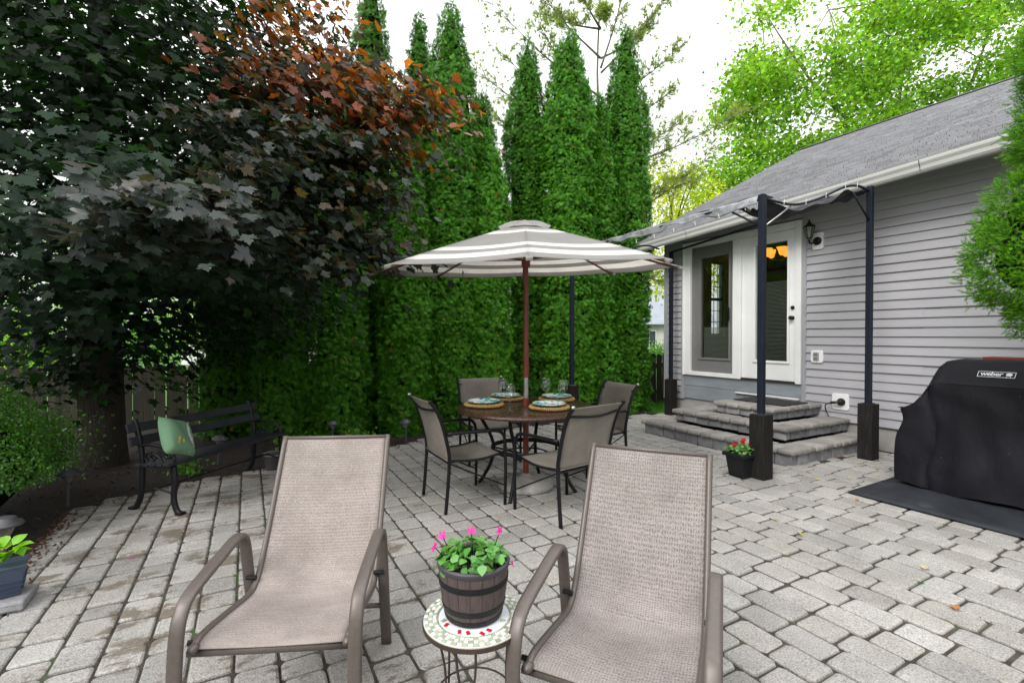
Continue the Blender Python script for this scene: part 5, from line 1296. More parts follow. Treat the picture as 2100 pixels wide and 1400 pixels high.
def arborvitae(x, y, h, r, n, label, seed, tone=1.0, lean=(0, 0)):
    t = thing('arborvitae', label, 'tree', (x, y, -.05), 0, 'row of arborvitae along the back')
    lr = np.random.default_rng(seed)
    tt = lr.random(n*3)
    def prof(t_): return r*.86*(1-.06*t_)*np.minimum(1, np.maximum(0, (1-t_)/.27))**.64*(.86+.14*np.minimum(1, t_/.12))
    keep = lr.random(n*3) < prof(tt)/r+.03; tt = tt[keep][:n]; m = len(tt)
    # only the half turned to the patio carries the dense sprays; the back is the closed core
    view = math.atan2(-y, -x); per = 8; nf = m//per; m = nf*per
    an = view+lr.uniform(-1.95, 1.95, nf); tf_ = tt[:nf]
    o = np.stack([np.cos(an), np.sin(an), np.zeros(nf)], 1); z = tf_*h
    q = np.stack([np.cos(an)*2, np.sin(an)*2, z*1.0], 1)+np.array([x*3.1, y*1.7, seed])
    clump = wob(q, 2.3, seed)*.11+wob(q, 6.0, seed+1)*.08
    rad = prof(tf_)*(1+clump)-lr.uniform(-.03, .11, nf)*(.35+prof(tf_)/r*.65)
    P = o*np.maximum(rad, .01)[:, None]; P[:, 2] = z
    P[:, 0] += lean[0]*tf_*tf_; P[:, 1] += lean[1]*tf_*tf_
    tg = np.stack([-np.sin(an), np.cos(an), np.zeros(nf)], 1); up = np.array([0, 0, 1.0])
    af = o*lr.uniform(.5, 1.0, (nf, 1))+up*lr.uniform(.1, .8, (nf, 1))+tg*lr.normal(0, .35, (nf, 1))
    fb = lr.normal(1, .16, nf).clip(.55, 1.5)
    rp_ = lambda a: np.repeat(a, per, 0)
    P, o, tg, af, fb, tq = rp_(P), rp_(o), rp_(tg), rp_(af), rp_(fb), rp_(tf_)
    sz = (.70+.30*prof(tq)/r)
    dt, du = lr.normal(0, .040, (m, 1)), lr.normal(0, .036, (m, 1)); dvec = tg*dt+up*du
    P = P+dvec*sz[:, None]+af*lr.uniform(-.02, .035, (m, 1))
    ax = af+dvec*17+lr.normal(0, .25, (m, 3)); nr = af*.8-dvec*6+o*.4+lr.normal(0, .45, (m, 3))
    s = lr.uniform(.06, .11, m)*sz
    br = (tone*fb*lr.normal(1, .16, m).clip(.5, 1.5))[:, None]; hue = lr.normal(0, .09, (m, 1))
    tint = np.concatenate([br*(1+hue), br, br*(1-hue*.5)], 1)
    dead = lr.random(m) < .005; tint[dead] = np.array([4.2, .65, 2.5])
    V, F, T, tp = scatter(P, nr, ax, s, SPRAY, STRI, tint, STIP)
    # core
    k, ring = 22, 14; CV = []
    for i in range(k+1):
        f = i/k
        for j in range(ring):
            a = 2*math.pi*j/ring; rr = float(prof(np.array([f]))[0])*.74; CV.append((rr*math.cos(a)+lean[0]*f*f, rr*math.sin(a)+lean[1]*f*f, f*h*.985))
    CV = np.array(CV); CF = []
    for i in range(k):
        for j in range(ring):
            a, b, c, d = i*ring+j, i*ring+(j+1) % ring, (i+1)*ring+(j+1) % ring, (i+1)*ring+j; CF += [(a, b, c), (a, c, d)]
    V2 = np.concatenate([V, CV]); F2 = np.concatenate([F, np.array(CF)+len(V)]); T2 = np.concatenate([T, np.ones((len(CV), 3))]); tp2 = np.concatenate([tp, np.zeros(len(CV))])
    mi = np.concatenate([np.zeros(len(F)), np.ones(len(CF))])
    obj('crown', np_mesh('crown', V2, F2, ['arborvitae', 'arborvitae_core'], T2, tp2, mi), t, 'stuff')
    tube_obj('trunk', [(0, 0, -.05), (.02, 0, h*.3), (lean[0]*.5, lean[1]*.5, h*.7)], [.07, .055, .02], 'bark', t, 7, 2)
AV = [ # x, y, height, radius, sprays, label, tone, lean
 (6.13, 6.85, 7.10, .50, 11500, 'tall pointed arborvitae nearest the house corner, rightmost of the hedge', .98, (0, 0)),
 (5.42, 6.72, 5.65, .38, 8000, 'shorter arborvitae between the two tall ones at the right of the hedge', 1.0, (0, 0)),
 (5.50, 7.55, 7.2, .42, 6500, 'slim arborvitae set back, its tip between two nearer tips right of the pole', .9, (0, 0)),
 (4.80, 6.80, 6.62, .54, 12000, 'broad bright arborvitae right above the umbrella peak, second tallest on the right', 1.12, (0, 0)),
 (4.30, 7.30, 6.60, .45, 9000, 'arborvitae bordering the sky gap, left edge of the right hand clump', .92, (0, 0)),
 (3.50, 7.45, 5.60, .34, 6500, 'short slim arborvitae standing alone in the sky gap above the umbrella', .95, (0, 0)),
 (3.22, 6.72, 4.55, .40, 7500, 'lowest arborvitae in front of the sky gap, left of the umbrella peak', 1.14, (0, 0)),
 (2.70, 6.85, 6.38, .50, 12000, 'tallest arborvitae left of the sky gap, its tip at the top of the picture', .96, (0, 0)),
 (2.42, 7.50, 6.55, .40, 7000, 'arborvitae set back beside the tallest left one, tip next to the red leaves', .85, (0, 0)),
 (1.98, 6.75, 4.1, .40, 8000, 'arborvitae below the red maple leaves at the left end of the umbrella', .95, (0, 0)),
 (1.66, 7.45, 6.9, .44, 6500, 'arborvitae rising past the picture top behind the red maple leaves', .85, (0, 0)),
 (1.12, 7.05, 5.2, .46, 8000, 'shaded arborvitae behind the drooping maple boughs, beside the hedge gap', .9, (0, 0)),
 (.46, 7.35, 5.4, .46, 7000, 'dark arborvitae in the maple shade behind the farthest path light', .85, (0, 0)),
 (-.20, 7.75, 5.2, .46, 6000, 'dark arborvitae leftmost in the hedge, behind the bench back', .8, (0, 0)),
]
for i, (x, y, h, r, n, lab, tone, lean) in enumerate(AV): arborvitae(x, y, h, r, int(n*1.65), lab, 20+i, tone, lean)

# maple ---------------------------------------------------------------
half = [(0.0, 0.0), (0.14, -0.05), (0.38, -0.12), (0.34, 0.05), (0.55, 0.10), (0.46, 0.21), (0.72, 0.44), (0.52, 0.44), (0.50, 0.58), (0.26, 0.46), (0.30, 0.68), (0.16, 0.70), (0.0, 1.02)]
outl = half+[(-a, b) for a, b in reversed(half[1:-1])]
def mz(a, b): return -.18*a*a-.12*(b-.3)**2+.10*abs(a)+.035*math.sin(7*b+5*a)
MV = np.array([(a, b-.0, mz(a, b)) for a, b in outl]+[(0, .30, -.03)]); kk = len(outl)
MF = np.array([(kk, i, (i+1) % kk) for i in range(kk)])
hs_ = [(0.0, 0.0), (0.38, -0.10), (0.36, 0.12), (0.70, 0.44), (0.26, 0.46), (0.0, 1.0), (-.26, .46), (-.7, .44), (-.36, .12), (-.38, -.1)]
MV2 = np.array([(a, b, mz(a, b)) for a, b in hs_]+[(0, .30, -.03)]); MF2 = np.array([(10, i, (i+1) % 10) for i in range(10)])
def build_maple():
    tx, ty = -1.38, 6.62
    t = thing('maple_tree', 'large dark leaved maple with bronze red new growth overhanging the patio', 'tree', (tx, ty, -.05))
    off = Vector((tx, ty, -.05)); lr = np.random.default_rng(5)
    tube_obj('trunk', [(0, 0, -.05), (.015, 0, .4), (0, .02, 1.6), (.03, .0, 2.8), (.02, .05, 4.6), (.1, 0, 7.0)], [.26, .205, .185, .16, .11, .03], 'bark', t, 14)
    # boughs: (u, v, distance) of the tip cluster, radius, leaves, kind
    cl = []
    def add(u, v, d, r, n, kind, flat=.35): cl.append((pt(u, v, d), r, n, kind, flat))
    for u, v, d in ((560, 45, 4.2), (620, 100, 4.2), (505, 115, 4.3), (690, 150, 4.2), (640, 30, 4.4), (770, 160, 4.3), (850, 185, 4.4)): add(u, v, d, .38, 130, 'R', .3)
    for u, v, d in ((600, 180, 4.0), (680, 230, 4.0), (760, 260, 4.2), (840, 235, 4.3), (540, 150, 4.1), (700, 130, 4.4), (870, 215, 4.4), (800, 300, 4.2), (760, 220, 4.2), (680, 180, 4.1)): add(u, v, d, .44, 200, 'RP', .28)
    for u, v, d in ((640, 300, 3.9), (560, 260, 3.9), (730, 330, 4.1), (700, 390, 4.0), (750, 400, 4.1), (600, 400, 3.7), (520, 350, 3.6), (650, 460, 3.9), (730, 490, 4.1), (560, 470, 3.6), (640, 540, 3.8), (760, 520, 4.3), (700, 300, 3.9), (580, 330, 3.7), (480, 260, 3.8)): add(u, v, d, .48, 250, 'P', .26)
    for u, v, d in ((300, 390, 2.75), (360, 440, 2.8), (260, 450, 2.85), (420, 400, 3.0), (320, 500, 2.95), (450, 480, 3.2)): add(u, v, d, .36, 110, 'T', .26)
    for u, v, d in ((90, 420, 2.9), (30, 470, 3.0), (150, 480, 3.1), (60, 540, 3.1), (130, 560, 3.3), (20, 600, 3.3), (210, 540, 3.4), (70, 650, 3.6), (500, 560, 3.7), (420, 570, 3.8), (350, 570, 4.0), (270, 340, 3.2), (180, 300, 3.3)): add(u, v, d, .42, 85, 'G', .3)
    for u, v, d in ((300, 200, 4.5), (400, 280, 4.3), (200, 200, 4.6), (100, 250, 4.4), (30, 330, 4.2), (460, 130, 4.6), (380, 60, 4.8), (480, 30, 4.9), (280, 60, 5.0), (150, 90, 5.0), (60, 40, 4.8), (530, 560, 4.6), (460, 640, 5.2), (330, 650, 5.0), (150, 690, 4.6), (260, 720, 5.5), (100, 760, 4.9), (520, 620, 5.0), (590, 590, 4.8), (400, 500, 4.6), (500, 420, 4.6), (200, 420, 4.6), (80, 140, 4.2), (-80, 300, 4), (-100, 500, 4), (430, 350, 4.4), (340, 130, 4.5), (560, 210, 4.6), (360, 700, 6.0), (440, 700, 6.4), (520, 700, 6.0), (380, 620, 5.6), (60, 720, 5.2), (200, 640, 4.6), (300, 560, 4.8), (580, 640, 5.6), (480, 540, 5.2), (40, 620, 5), (160, 760, 4.9), (420, 780, 6.6)): add(u, v, d, .66, 170, 'D', .42)
    P, Nn, Ax, S, T, D = [], [], [], [], [], []; SH = []
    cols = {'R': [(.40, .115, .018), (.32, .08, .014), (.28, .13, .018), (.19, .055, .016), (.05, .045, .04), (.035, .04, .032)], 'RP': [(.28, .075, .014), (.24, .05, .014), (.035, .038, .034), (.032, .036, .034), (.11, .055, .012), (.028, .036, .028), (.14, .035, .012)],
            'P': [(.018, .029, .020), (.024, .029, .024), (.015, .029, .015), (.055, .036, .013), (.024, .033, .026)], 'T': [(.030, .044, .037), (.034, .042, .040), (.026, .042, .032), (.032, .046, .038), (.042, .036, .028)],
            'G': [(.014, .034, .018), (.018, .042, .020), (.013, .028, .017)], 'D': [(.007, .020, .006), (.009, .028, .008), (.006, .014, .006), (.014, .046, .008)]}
    def leafset(p, o_, kind, n):
        c = np.array(cols[kind])[lr.integers(0, len(cols[kind]), n)]*lr.uniform(.75, 1.25, (n, 1))
        nr = o_*lr.uniform(.25, .95, (n, 1))+np.array([0, 0, 1.0])*lr.uniform(.45, 1.0, (n, 1))+lr.normal(0, .36, (n, 3))
        ax = o_*.7+np.array([0, 0, -1.0])*lr.uniform(.1, .8, (n, 1))+lr.normal(0, .45, (n, 3))
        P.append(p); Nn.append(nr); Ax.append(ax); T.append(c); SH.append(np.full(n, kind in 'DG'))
        S.append(lr.uniform(*{'T': (.055, .125), 'G': (.06, .110), 'D': (.06, .112)}.get(kind, (.05, .095)), n))
    cen = np.array([tx, ty, 0])
    for c, r, n, kind, flat in cl:
        p = lr.normal(0, .5, (n, 3))*np.array([r, r, r*flat])+np.array(c)
        rad = np.linalg.norm(p[:, :2]-np.array(c)[:2], axis=1); p[:, 2] -= .25*rad*rad/r*.6
        o_ = p-cen; o_[:, 2] = 0; o_ = o_/np.linalg.norm(o_, axis=1, keepdims=True)
        leafset(p, o_, kind, n)
        e = Vector(c)-off
        if kind != 'T': st = Vector((0, .02, max(1.7, min(6.2, e.z-.25*math.hypot(e.x, e.y)-.1))))
        else: st = Vector((0, .02, 1.9))
        if lr.random() < (.75 if kind in 'DP' else .5):
            mid = st.lerp(e, .5)+Vector((0, 0, .22))
            tube_obj('branch', [st, mid, e, e+(e-mid)*.25-Vector((0, 0, .05))], [.040, .024, .010, .004], 'bark', t, 6, 4)
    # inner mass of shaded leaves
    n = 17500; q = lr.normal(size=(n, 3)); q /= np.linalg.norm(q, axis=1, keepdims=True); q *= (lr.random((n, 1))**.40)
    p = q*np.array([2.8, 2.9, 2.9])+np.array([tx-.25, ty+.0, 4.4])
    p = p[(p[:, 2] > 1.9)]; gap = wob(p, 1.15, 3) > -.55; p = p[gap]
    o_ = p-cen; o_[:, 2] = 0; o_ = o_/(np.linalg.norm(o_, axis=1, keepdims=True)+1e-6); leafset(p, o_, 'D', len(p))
    P, Nn, Ax, S, T, SH = map(np.concatenate, (P, Nn, Ax, S, T, SH))
    fw = np.array([math.sin(YAW), math.cos(YAW)]); rt = np.array([math.cos(YAW), -math.sin(YAW)])
    dd = P[:, :2]@fw; uu = 1050+991.7*(P[:, :2]@rt)/np.maximum(dd, .1); vv = 688-991.7*(P[:, 2]-EYE)/np.maximum(dd, .1)
    ok = dd > 1.6; P, Nn, Ax, S, T, SH, dd, uu, vv = [a[ok] for a in (P, Nn, Ax, S, T, SH, dd, uu, vv)]
    vis = (uu > -20) & (uu < 2100) & (vv > -20) & (vv < 1400); size = np.where(vis, S/dd, 0)
    ASP = np.stack([lr.uniform(.72, 1.08, len(P)), np.ones(len(P)), lr.uniform(-.4, 2.6, len(P))], 1)
    big = np.argsort(-size)[:300]; rest = np.setdiff1d(np.arange(len(P)), big)
    near = rest[dd[rest] < 4.6]; far = rest[dd[rest] >= 4.6]
    a = scatter(P[near]-np.array(off), Nn[near], Ax[near], S[near], MV, MF, T[near], None, ASP[near]); b = scatter(P[far]-np.array(off), Nn[far], Ax[far], S[far], MV2, MF2, T[far], None, ASP[far])
    V = np.concatenate([a[0], b[0]]); F = np.concatenate([a[1], b[1]+len(a[0])]); TT = np.concatenate([a[2], b[2]])
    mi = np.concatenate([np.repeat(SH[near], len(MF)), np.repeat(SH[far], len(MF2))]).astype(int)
    crown = obj('crown', np_mesh('crown', V, F, ['maple_leaf', 'maple_leaf_shaded'], TT, None, mi), t, 'stuff')
    cache = {}
    X, Y, Z = frames(Nn[big], Ax[big])
    for k, i in enumerate(big):
        key = (*np.round(T[i]*40).astype(int), bool(SH[i]))
        if key not in cache: cache[key] = np_mesh('leaf', MV, MF, ['maple_leaf_shaded' if SH[i] else 'maple_leaf'], np.tile(T[i][None], (len(MV), 1)))
        M = Matrix(np.stack([X[k], Y[k], Z[k]], 1).tolist()).to_4x4(); M = M @ Matrix.Diagonal((*(ASP[i]*S[i]).tolist(), 1)); M.translation = Vector(P[i].tolist())-off
        inst(cache[key], 'leaf', crown, M)
    # lower bare twigs
    for u0, v0, u1, v1, d in ((250, 690, 340, 760, 5.2), (240, 745, 335, 715, 5.2), (180, 690, 0, 720, 4.9), (170, 660, 20, 690, 5.0)):
        tube_obj('branch', [pt(u0, v0, 5.2)-off, pt((u0+u1)/2, (v0+v1)/2-8, (d+5.2)/2)-off, pt(u1, v1, d)-off], [.014, .009, .004], 'bark', t, 6, 4)
build_maple()

# generic leafy tree/bush --------------------------------------------------
LV = np.array([(0, 0, 0), (.32, .45, .05), (0, 1, -.06), (-.32, .45, .05)], float); LF = np.array([(0, 1, 2), (0, 2, 3)])
def leaf_cloud(name, parent, off, centers, n_each, rad, size, mat, seed, spread=.22, flat=.8, up=.5):
    lr = np.random.default_rng(seed); c = np.repeat(np.array([tuple(q) for q in centers]), n_each, 0); n = len(c)
    r_ = np.repeat(np.array(rad)*np.ones(len(centers)), n_each)[:, None]
    P = c+lr.normal(0, .5, (n, 3))*r_*np.array([1, 1, flat])
    nr = lr.normal(0, .6, (n, 3))+np.array([0, 0, up]); ax = lr.normal(0, .7, (n, 3))+np.array([0, 0, -.4])
    br = lr.normal(1, spread, (n, 1)).clip(.4, 1.7); hue = lr.normal(0, .12, (n, 1))
    V, F, T, _ = scatter(P-np.array(tuple(off)), nr, ax, lr.uniform(*size, n), LV, LF, np.concatenate([br*(1+hue), br, br*(1-hue)], 1))
    return obj(name, np_mesh(name, V, F, [mat], T), parent, 'stuff')
def build_birch():
    base = pt(1850, 690, 18); base.z = -.09; off = base
    t = thing('birch_tree', 'bright green birch with several pale stems rising behind the house roof', 'tree', base)
    rd = random.Random(21)
    stems = [[(1850, 690, 18), (1848, 330, 18), (1845, 200, 18), (1870, 60, 18), (1900, -90, 18)], [(1845, 690, 18), (1800, 320, 17.8), (1760, 265, 17.5), (1690, 200, 17.2), (1610, 90, 17), (1560, 10, 17)], [(1855, 690, 18), (1950, 300, 18.2), (2010, 120, 18.4), (2060, -20, 18.4)], [(1850, 400, 18), (1790, 230, 18.2), (1735, 140, 18.3), (1700, 20, 18.4)]]
    cents = []
    for s in stems:
        tube_obj('stem', [pt(*q)-off for q in s], [.11, .08, .055, .032, .012], 'bark_pale', t, 8)
    polys = []
    for k in range(330):
        u = rd.uniform(1490, 2180); lo = interp(u, [(1490, 330), (1520, 420), (1600, 380), (1700, 300), (2200, 160)]); hi = interp(u, [(1490, 220), (1510, 130), (1545, 20), (1590, 25), (1640, -10), (1680, 10), (1800, -60), (2200, -120)])
        v = rd.uniform(hi, lo); d = rd.uniform(15.8, 20)
        g = math.sin(u*.021+1)+math.sin(v*.033+u*.013)+math.sin(u*.05-v*.04)*.6
        if g < -1.0: continue
        cents.append(pt(u, v, d))
        if rd.random() < .22:
            s = rd.choice(stems); q = pt(*s[rd.randrange(2, len(s))]); e = cents[-1]
            if (e-q).length < 4.5: tube_obj('branch', [q-off, (q.lerp(e, .5))-off+Vector((0, 0, .15)), e-off], [.022, .014, .006], 'bark_pale', t, 5, 3)
    for u, v in ((1450, 350), (1470, 400), (1430, 400), (1490, 370), (1520, 360), (1540, 300)): cents.append(pt(u, v, 16.5)); cents.append(pt(u+12, v+15, 17.2))
    leaf_cloud('crown', t, off, cents, 140, .80, (.13, .205), 'birch_leaf', 3, .34, .62, .8)
build_birch()
def build_far_trees():
    b = pt(1395, 690, 15); b.z = -.09
    t = thing('yellow_green_tree', 'small yellow green tree between the hedge and the house corner', 'tree', b); rd = random.Random(8)
    tube_obj('trunk', [(0, 0, -.05), pt(1400, 560, 15)-b, pt(1375, 440, 15)-b, pt(1400, 340, 15)-b], [.09, .07, .05, .02], 'bark_grey', t, 7)
    cs = [pt(rd.uniform(1325, 1470), rd.uniform(345, 600), rd.uniform(13.5, 16)) for _ in range(85)]
    for k in range(12): tube_obj('branch', [pt(1385, 470, 15)-b, cs[k].lerp(pt(1385, 470, 15), .4)-b+Vector((0, 0, .1)), cs[k]-b], [.03, .02, .008], 'bark_grey', t, 5, 3)
    leaf_cloud('crown', t, b, cs, 70, .55, (.07, .13), 'yellow_leaf', 9, .25, .8)
    # pine behind the hedge
    b = pt(1235, 690, 13); b.z = -.09; lr = np.random.default_rng(31); rd = random.Random(31)
    t = thing('pine_tree', 'thin needled pine with sparse spreading branches behind the hedge', 'tree', b)
    tube_obj('trunk', [Vector((0, 0, -.05)), pt(1238, 400, 13)-b, pt(1225, 150, 13)-b, pt(1240, -150, 13)-b], [.13, .06, .03, .01], 'bark_grey', t, 8)
    tips = [(300, 955, 130, 12), (200, 1010, 10, 12.3), (350, 968, 210, 12), (120, 1090, -40, 12.6), (60, 1180, -40, 12.4), (140, 1290, -60, 12.6), (150, 1370, -10, 12.3), (210, 1390, 105, 12.2), (270, 1375, 190, 12.4), (330, 1400, 250, 12.2), (350, 1505, 240, 12), (420, 1420, 370, 12.2), (240, 1110, 60, 12), (280, 1040, 120, 12.2), (420, 1010, 330, 12.6), (450, 1035, 250, 12), (120, 1330, 60, 12.8), (480, 1340, 330, 12.6), (60, 1120, 30, 12.9), (40, 1240, 20, 12.2), (470, 1445, 330, 12.4), (520, 1365, 580, 12.6)]
    NP, NA, NB = [], [], []
    def tuft(c, d):
        for _ in range(14):
            q = Vector((rd.gauss(0, 1), rd.gauss(0, 1), rd.gauss(0, 1))).normalized(); a = (d*1.0+q*.7).normalized(); NP.append(tuple(c)); NA.append(tuple(a)); NB.append((rd.gauss(0, 1), rd.gauss(0, 1), rd.gauss(0, 1)))
    for v0, u, v, d in tips:
        s = pt(1232, v0, 13)-b; e = pt(u, v, d)-b; L = (e-s).length; mid = s.lerp(e, .5)-Vector((0, 0, .05*L)); pts = smooth_curve([s, mid, e], 7)
        tube_obj('branch', [s, mid, e], [.035, .020, .006], 'bark_grey', t, 6, 5)
        for k in range(5, len(pts)):
            for _ in range(3):
                q = pts[k]; dr = (e-s).normalized(); side = Vector((rd.gauss(0, 1), rd.gauss(0, 1), rd.gauss(.5, .7))).normalized(); tw = q+(dr*.8+side).normalized()*rd.uniform(.25, .7)*min(1.4, L*.3)
                tube_obj('twig', [q, q.lerp(tw, .5)+Vector((0, 0, .02)), tw], [.010, .007, .004], 'bark_grey', t, 4, 2)
                for f in (.45, .7, 1.0):
                    for _ in range(1 if f < 1 else 2): tuft(q.lerp(tw, f)+Vector((rd.gauss(0, .05), rd.gauss(0, .05), rd.gauss(0, .05))), (tw-q).normalized())
    NP, NA, NB = np.array(NP), np.array(NA), np.array(NB); n = len(NP)
    nd = np.array([(-.045, 0, 0), (.045, 0, 0), (.0, 1, 0)], float)
    br = lr.normal(1, .25, (n, 1)).clip(.5, 1.7); T = np.concatenate([br*lr.uniform(.9, 1.5, (n, 1)), br, br*.9], 1)
    V, F, T, _ = scatter(NP, NB, NA, lr.uniform(.12, .20, n), nd, np.array([(0, 1, 2)]), T)
    obj('crown', np_mesh('crown', V, F, ['pine_needle'], T), t, 'stuff')
    # shrubs beyond the left fence
    for i, (u, v, d, r, n, lab, mat) in enumerate(((40, 690, 12, 1.1, 70, 'bright green shrub over the fence at the left picture edge', 'birch_leaf'), (300, 680, 17, 1.3, 60, 'pale green shrub beyond the fence right of the maple trunk', 'shrub_leaf'), (460, 640, 15, 1.4, 70, 'green shrub beyond the fence behind the bench back', 'birch_leaf'), (-120, 600, 14, 2.0, 80, 'tall green shrub mostly outside the left picture edge', 'shrub_leaf'), (150, 560, 24, 2.6, 60, 'far leafy tree glimpsed under the maple boughs', 'birch_leaf'))):
        b = pt(u, v, d); c = b.copy(); b.z = -.09; t = thing('garden_shrub', lab, 'shrub', b); rd = random.Random(50+i)
        cs = [c+Vector((rd.gauss(0, .45)*r, rd.gauss(0, .45)*r, rd.uniform(-.9, .5)*r*.8)) for _ in range(n)]; cs = [q for q in cs if q.z > .1]
        tube_obj('trunk', [(0, 0, -.05), (.05, 0, c.z*.5), (0, 0, c.z)], [.08, .05, .02], 'bark_grey', t, 6)
        leaf_cloud('crown', t, b, cs, 60, .5, (.07, .14), mat, 60+i, .3)
    b = pt(1344, 695, 22); b.z = -.09; t = thing('garden_shrub', 'small round bush before the far stone house in the gap', 'shrub', b); rd = random.Random(3)
    tube_obj('trunk', [(0, 0, -.05), (0, 0, .3)], [.05, .03], 'bark_grey', t, 5)
    leaf_cloud('crown', t, b, [b+Vector((rd.gauss(0, .22), rd.gauss(0, .22), rd.uniform(.35, .9))) for _ in range(20)], 60, .4, (.07, .12), 'shrub_leaf', 70)
build_far_trees()

def build_boxwood():
    b = Vector((-2.02, 4.70, -.02)); t = thing('boxwood_shrub', 'dense rounded boxwood at the left edge of the patio', 'shrub', b)
    lr = np.random.default_rng(77); n = 36000
    q = lr.normal(size=(n, 3)); q /= np.linalg.norm(q, axis=1, keepdims=True); q[:, 2] = np.abs(q[:, 2])*1.0-.35*(lr.random(n) < .3)*np.abs(q[:, 2])
    rr = 1+wob(q*2, 1.6, 2)*.07+wob(q*2, 5.5, 4)*.045-lr.random(n)**1.5*.22
    P = q*rr[:, None]*np.array([.86, .90, .70])+np.array([0, 0, .38])
    P = P[P[:, 2] > .03]; n = len(P); o = P-np.array([0, 0, .3]); o /= np.linalg.norm(o, axis=1, keepdims=True)
    br = lr.normal(1, .3, (n, 1)).clip(.4, 2); hue = lr.normal(.05, .18, (n, 1))
    V, F, T, _ = scatter(P, o+lr.normal(0, .42, (n, 3)), o*.35+lr.normal(0, .8, (n, 3)), lr.uniform(.016, .028, n), LV*np.array([1.15, 1, 1]), LF, np.concatenate([br*(1+hue), br, br*(1-hue)], 1))
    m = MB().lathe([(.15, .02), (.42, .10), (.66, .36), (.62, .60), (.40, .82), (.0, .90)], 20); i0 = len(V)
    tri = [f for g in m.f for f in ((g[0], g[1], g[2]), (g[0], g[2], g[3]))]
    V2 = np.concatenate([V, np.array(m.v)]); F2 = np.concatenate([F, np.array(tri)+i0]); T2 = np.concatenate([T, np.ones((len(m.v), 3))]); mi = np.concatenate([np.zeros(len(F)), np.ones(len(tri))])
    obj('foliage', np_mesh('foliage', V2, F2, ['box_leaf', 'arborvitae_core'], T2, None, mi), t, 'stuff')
    tube_obj('stem', [(0, 0, -.05), (.02, 0, .3)], [.04, .03], 'bark', t, 6)
    b = Vector((-1.75, 6.0, -.02)); t = thing('dark_shrub', 'low dark shrub between the boxwood and the maple trunk', 'shrub', b); rd = random.Random(4)
    tube_obj('stem', [(0, 0, -.05), (.02, 0, .3)], [.03, .02], 'bark', t, 6)
    leaf_cloud('foliage', t, b, [b+Vector((rd.gauss(0, .2), rd.gauss(0, .2), rd.uniform(.1, .6))) for _ in range(34)], 60, .28, (.025, .045), 'box_leaf', 78)
    for i, (x, y, lab) in enumerate(((-.55, 5.75, 'small leafy plant in the bed behind the bench'), (.45, 6.1, 'small leafy plant at the foot of the dark hedge'), (1.15, 6.25, 'small leafy plant left of the farthest path light'))):
        b = Vector((x, y, -.01)); t = thing('bed_plant', lab, 'plant', b)
        tube_obj('stem', [(0, 0, -.02), (.01, 0, .12)], [.006, .004], 'bark', t, 5)
        leaf_cloud('foliage', t, b, [b+Vector((rd.gauss(0, .09), rd.gauss(0, .09), rd.uniform(.04, .18))) for _ in range(10)], 22, .12, (.03, .06), 'shrub_leaf', 90+i)
build_boxwood()

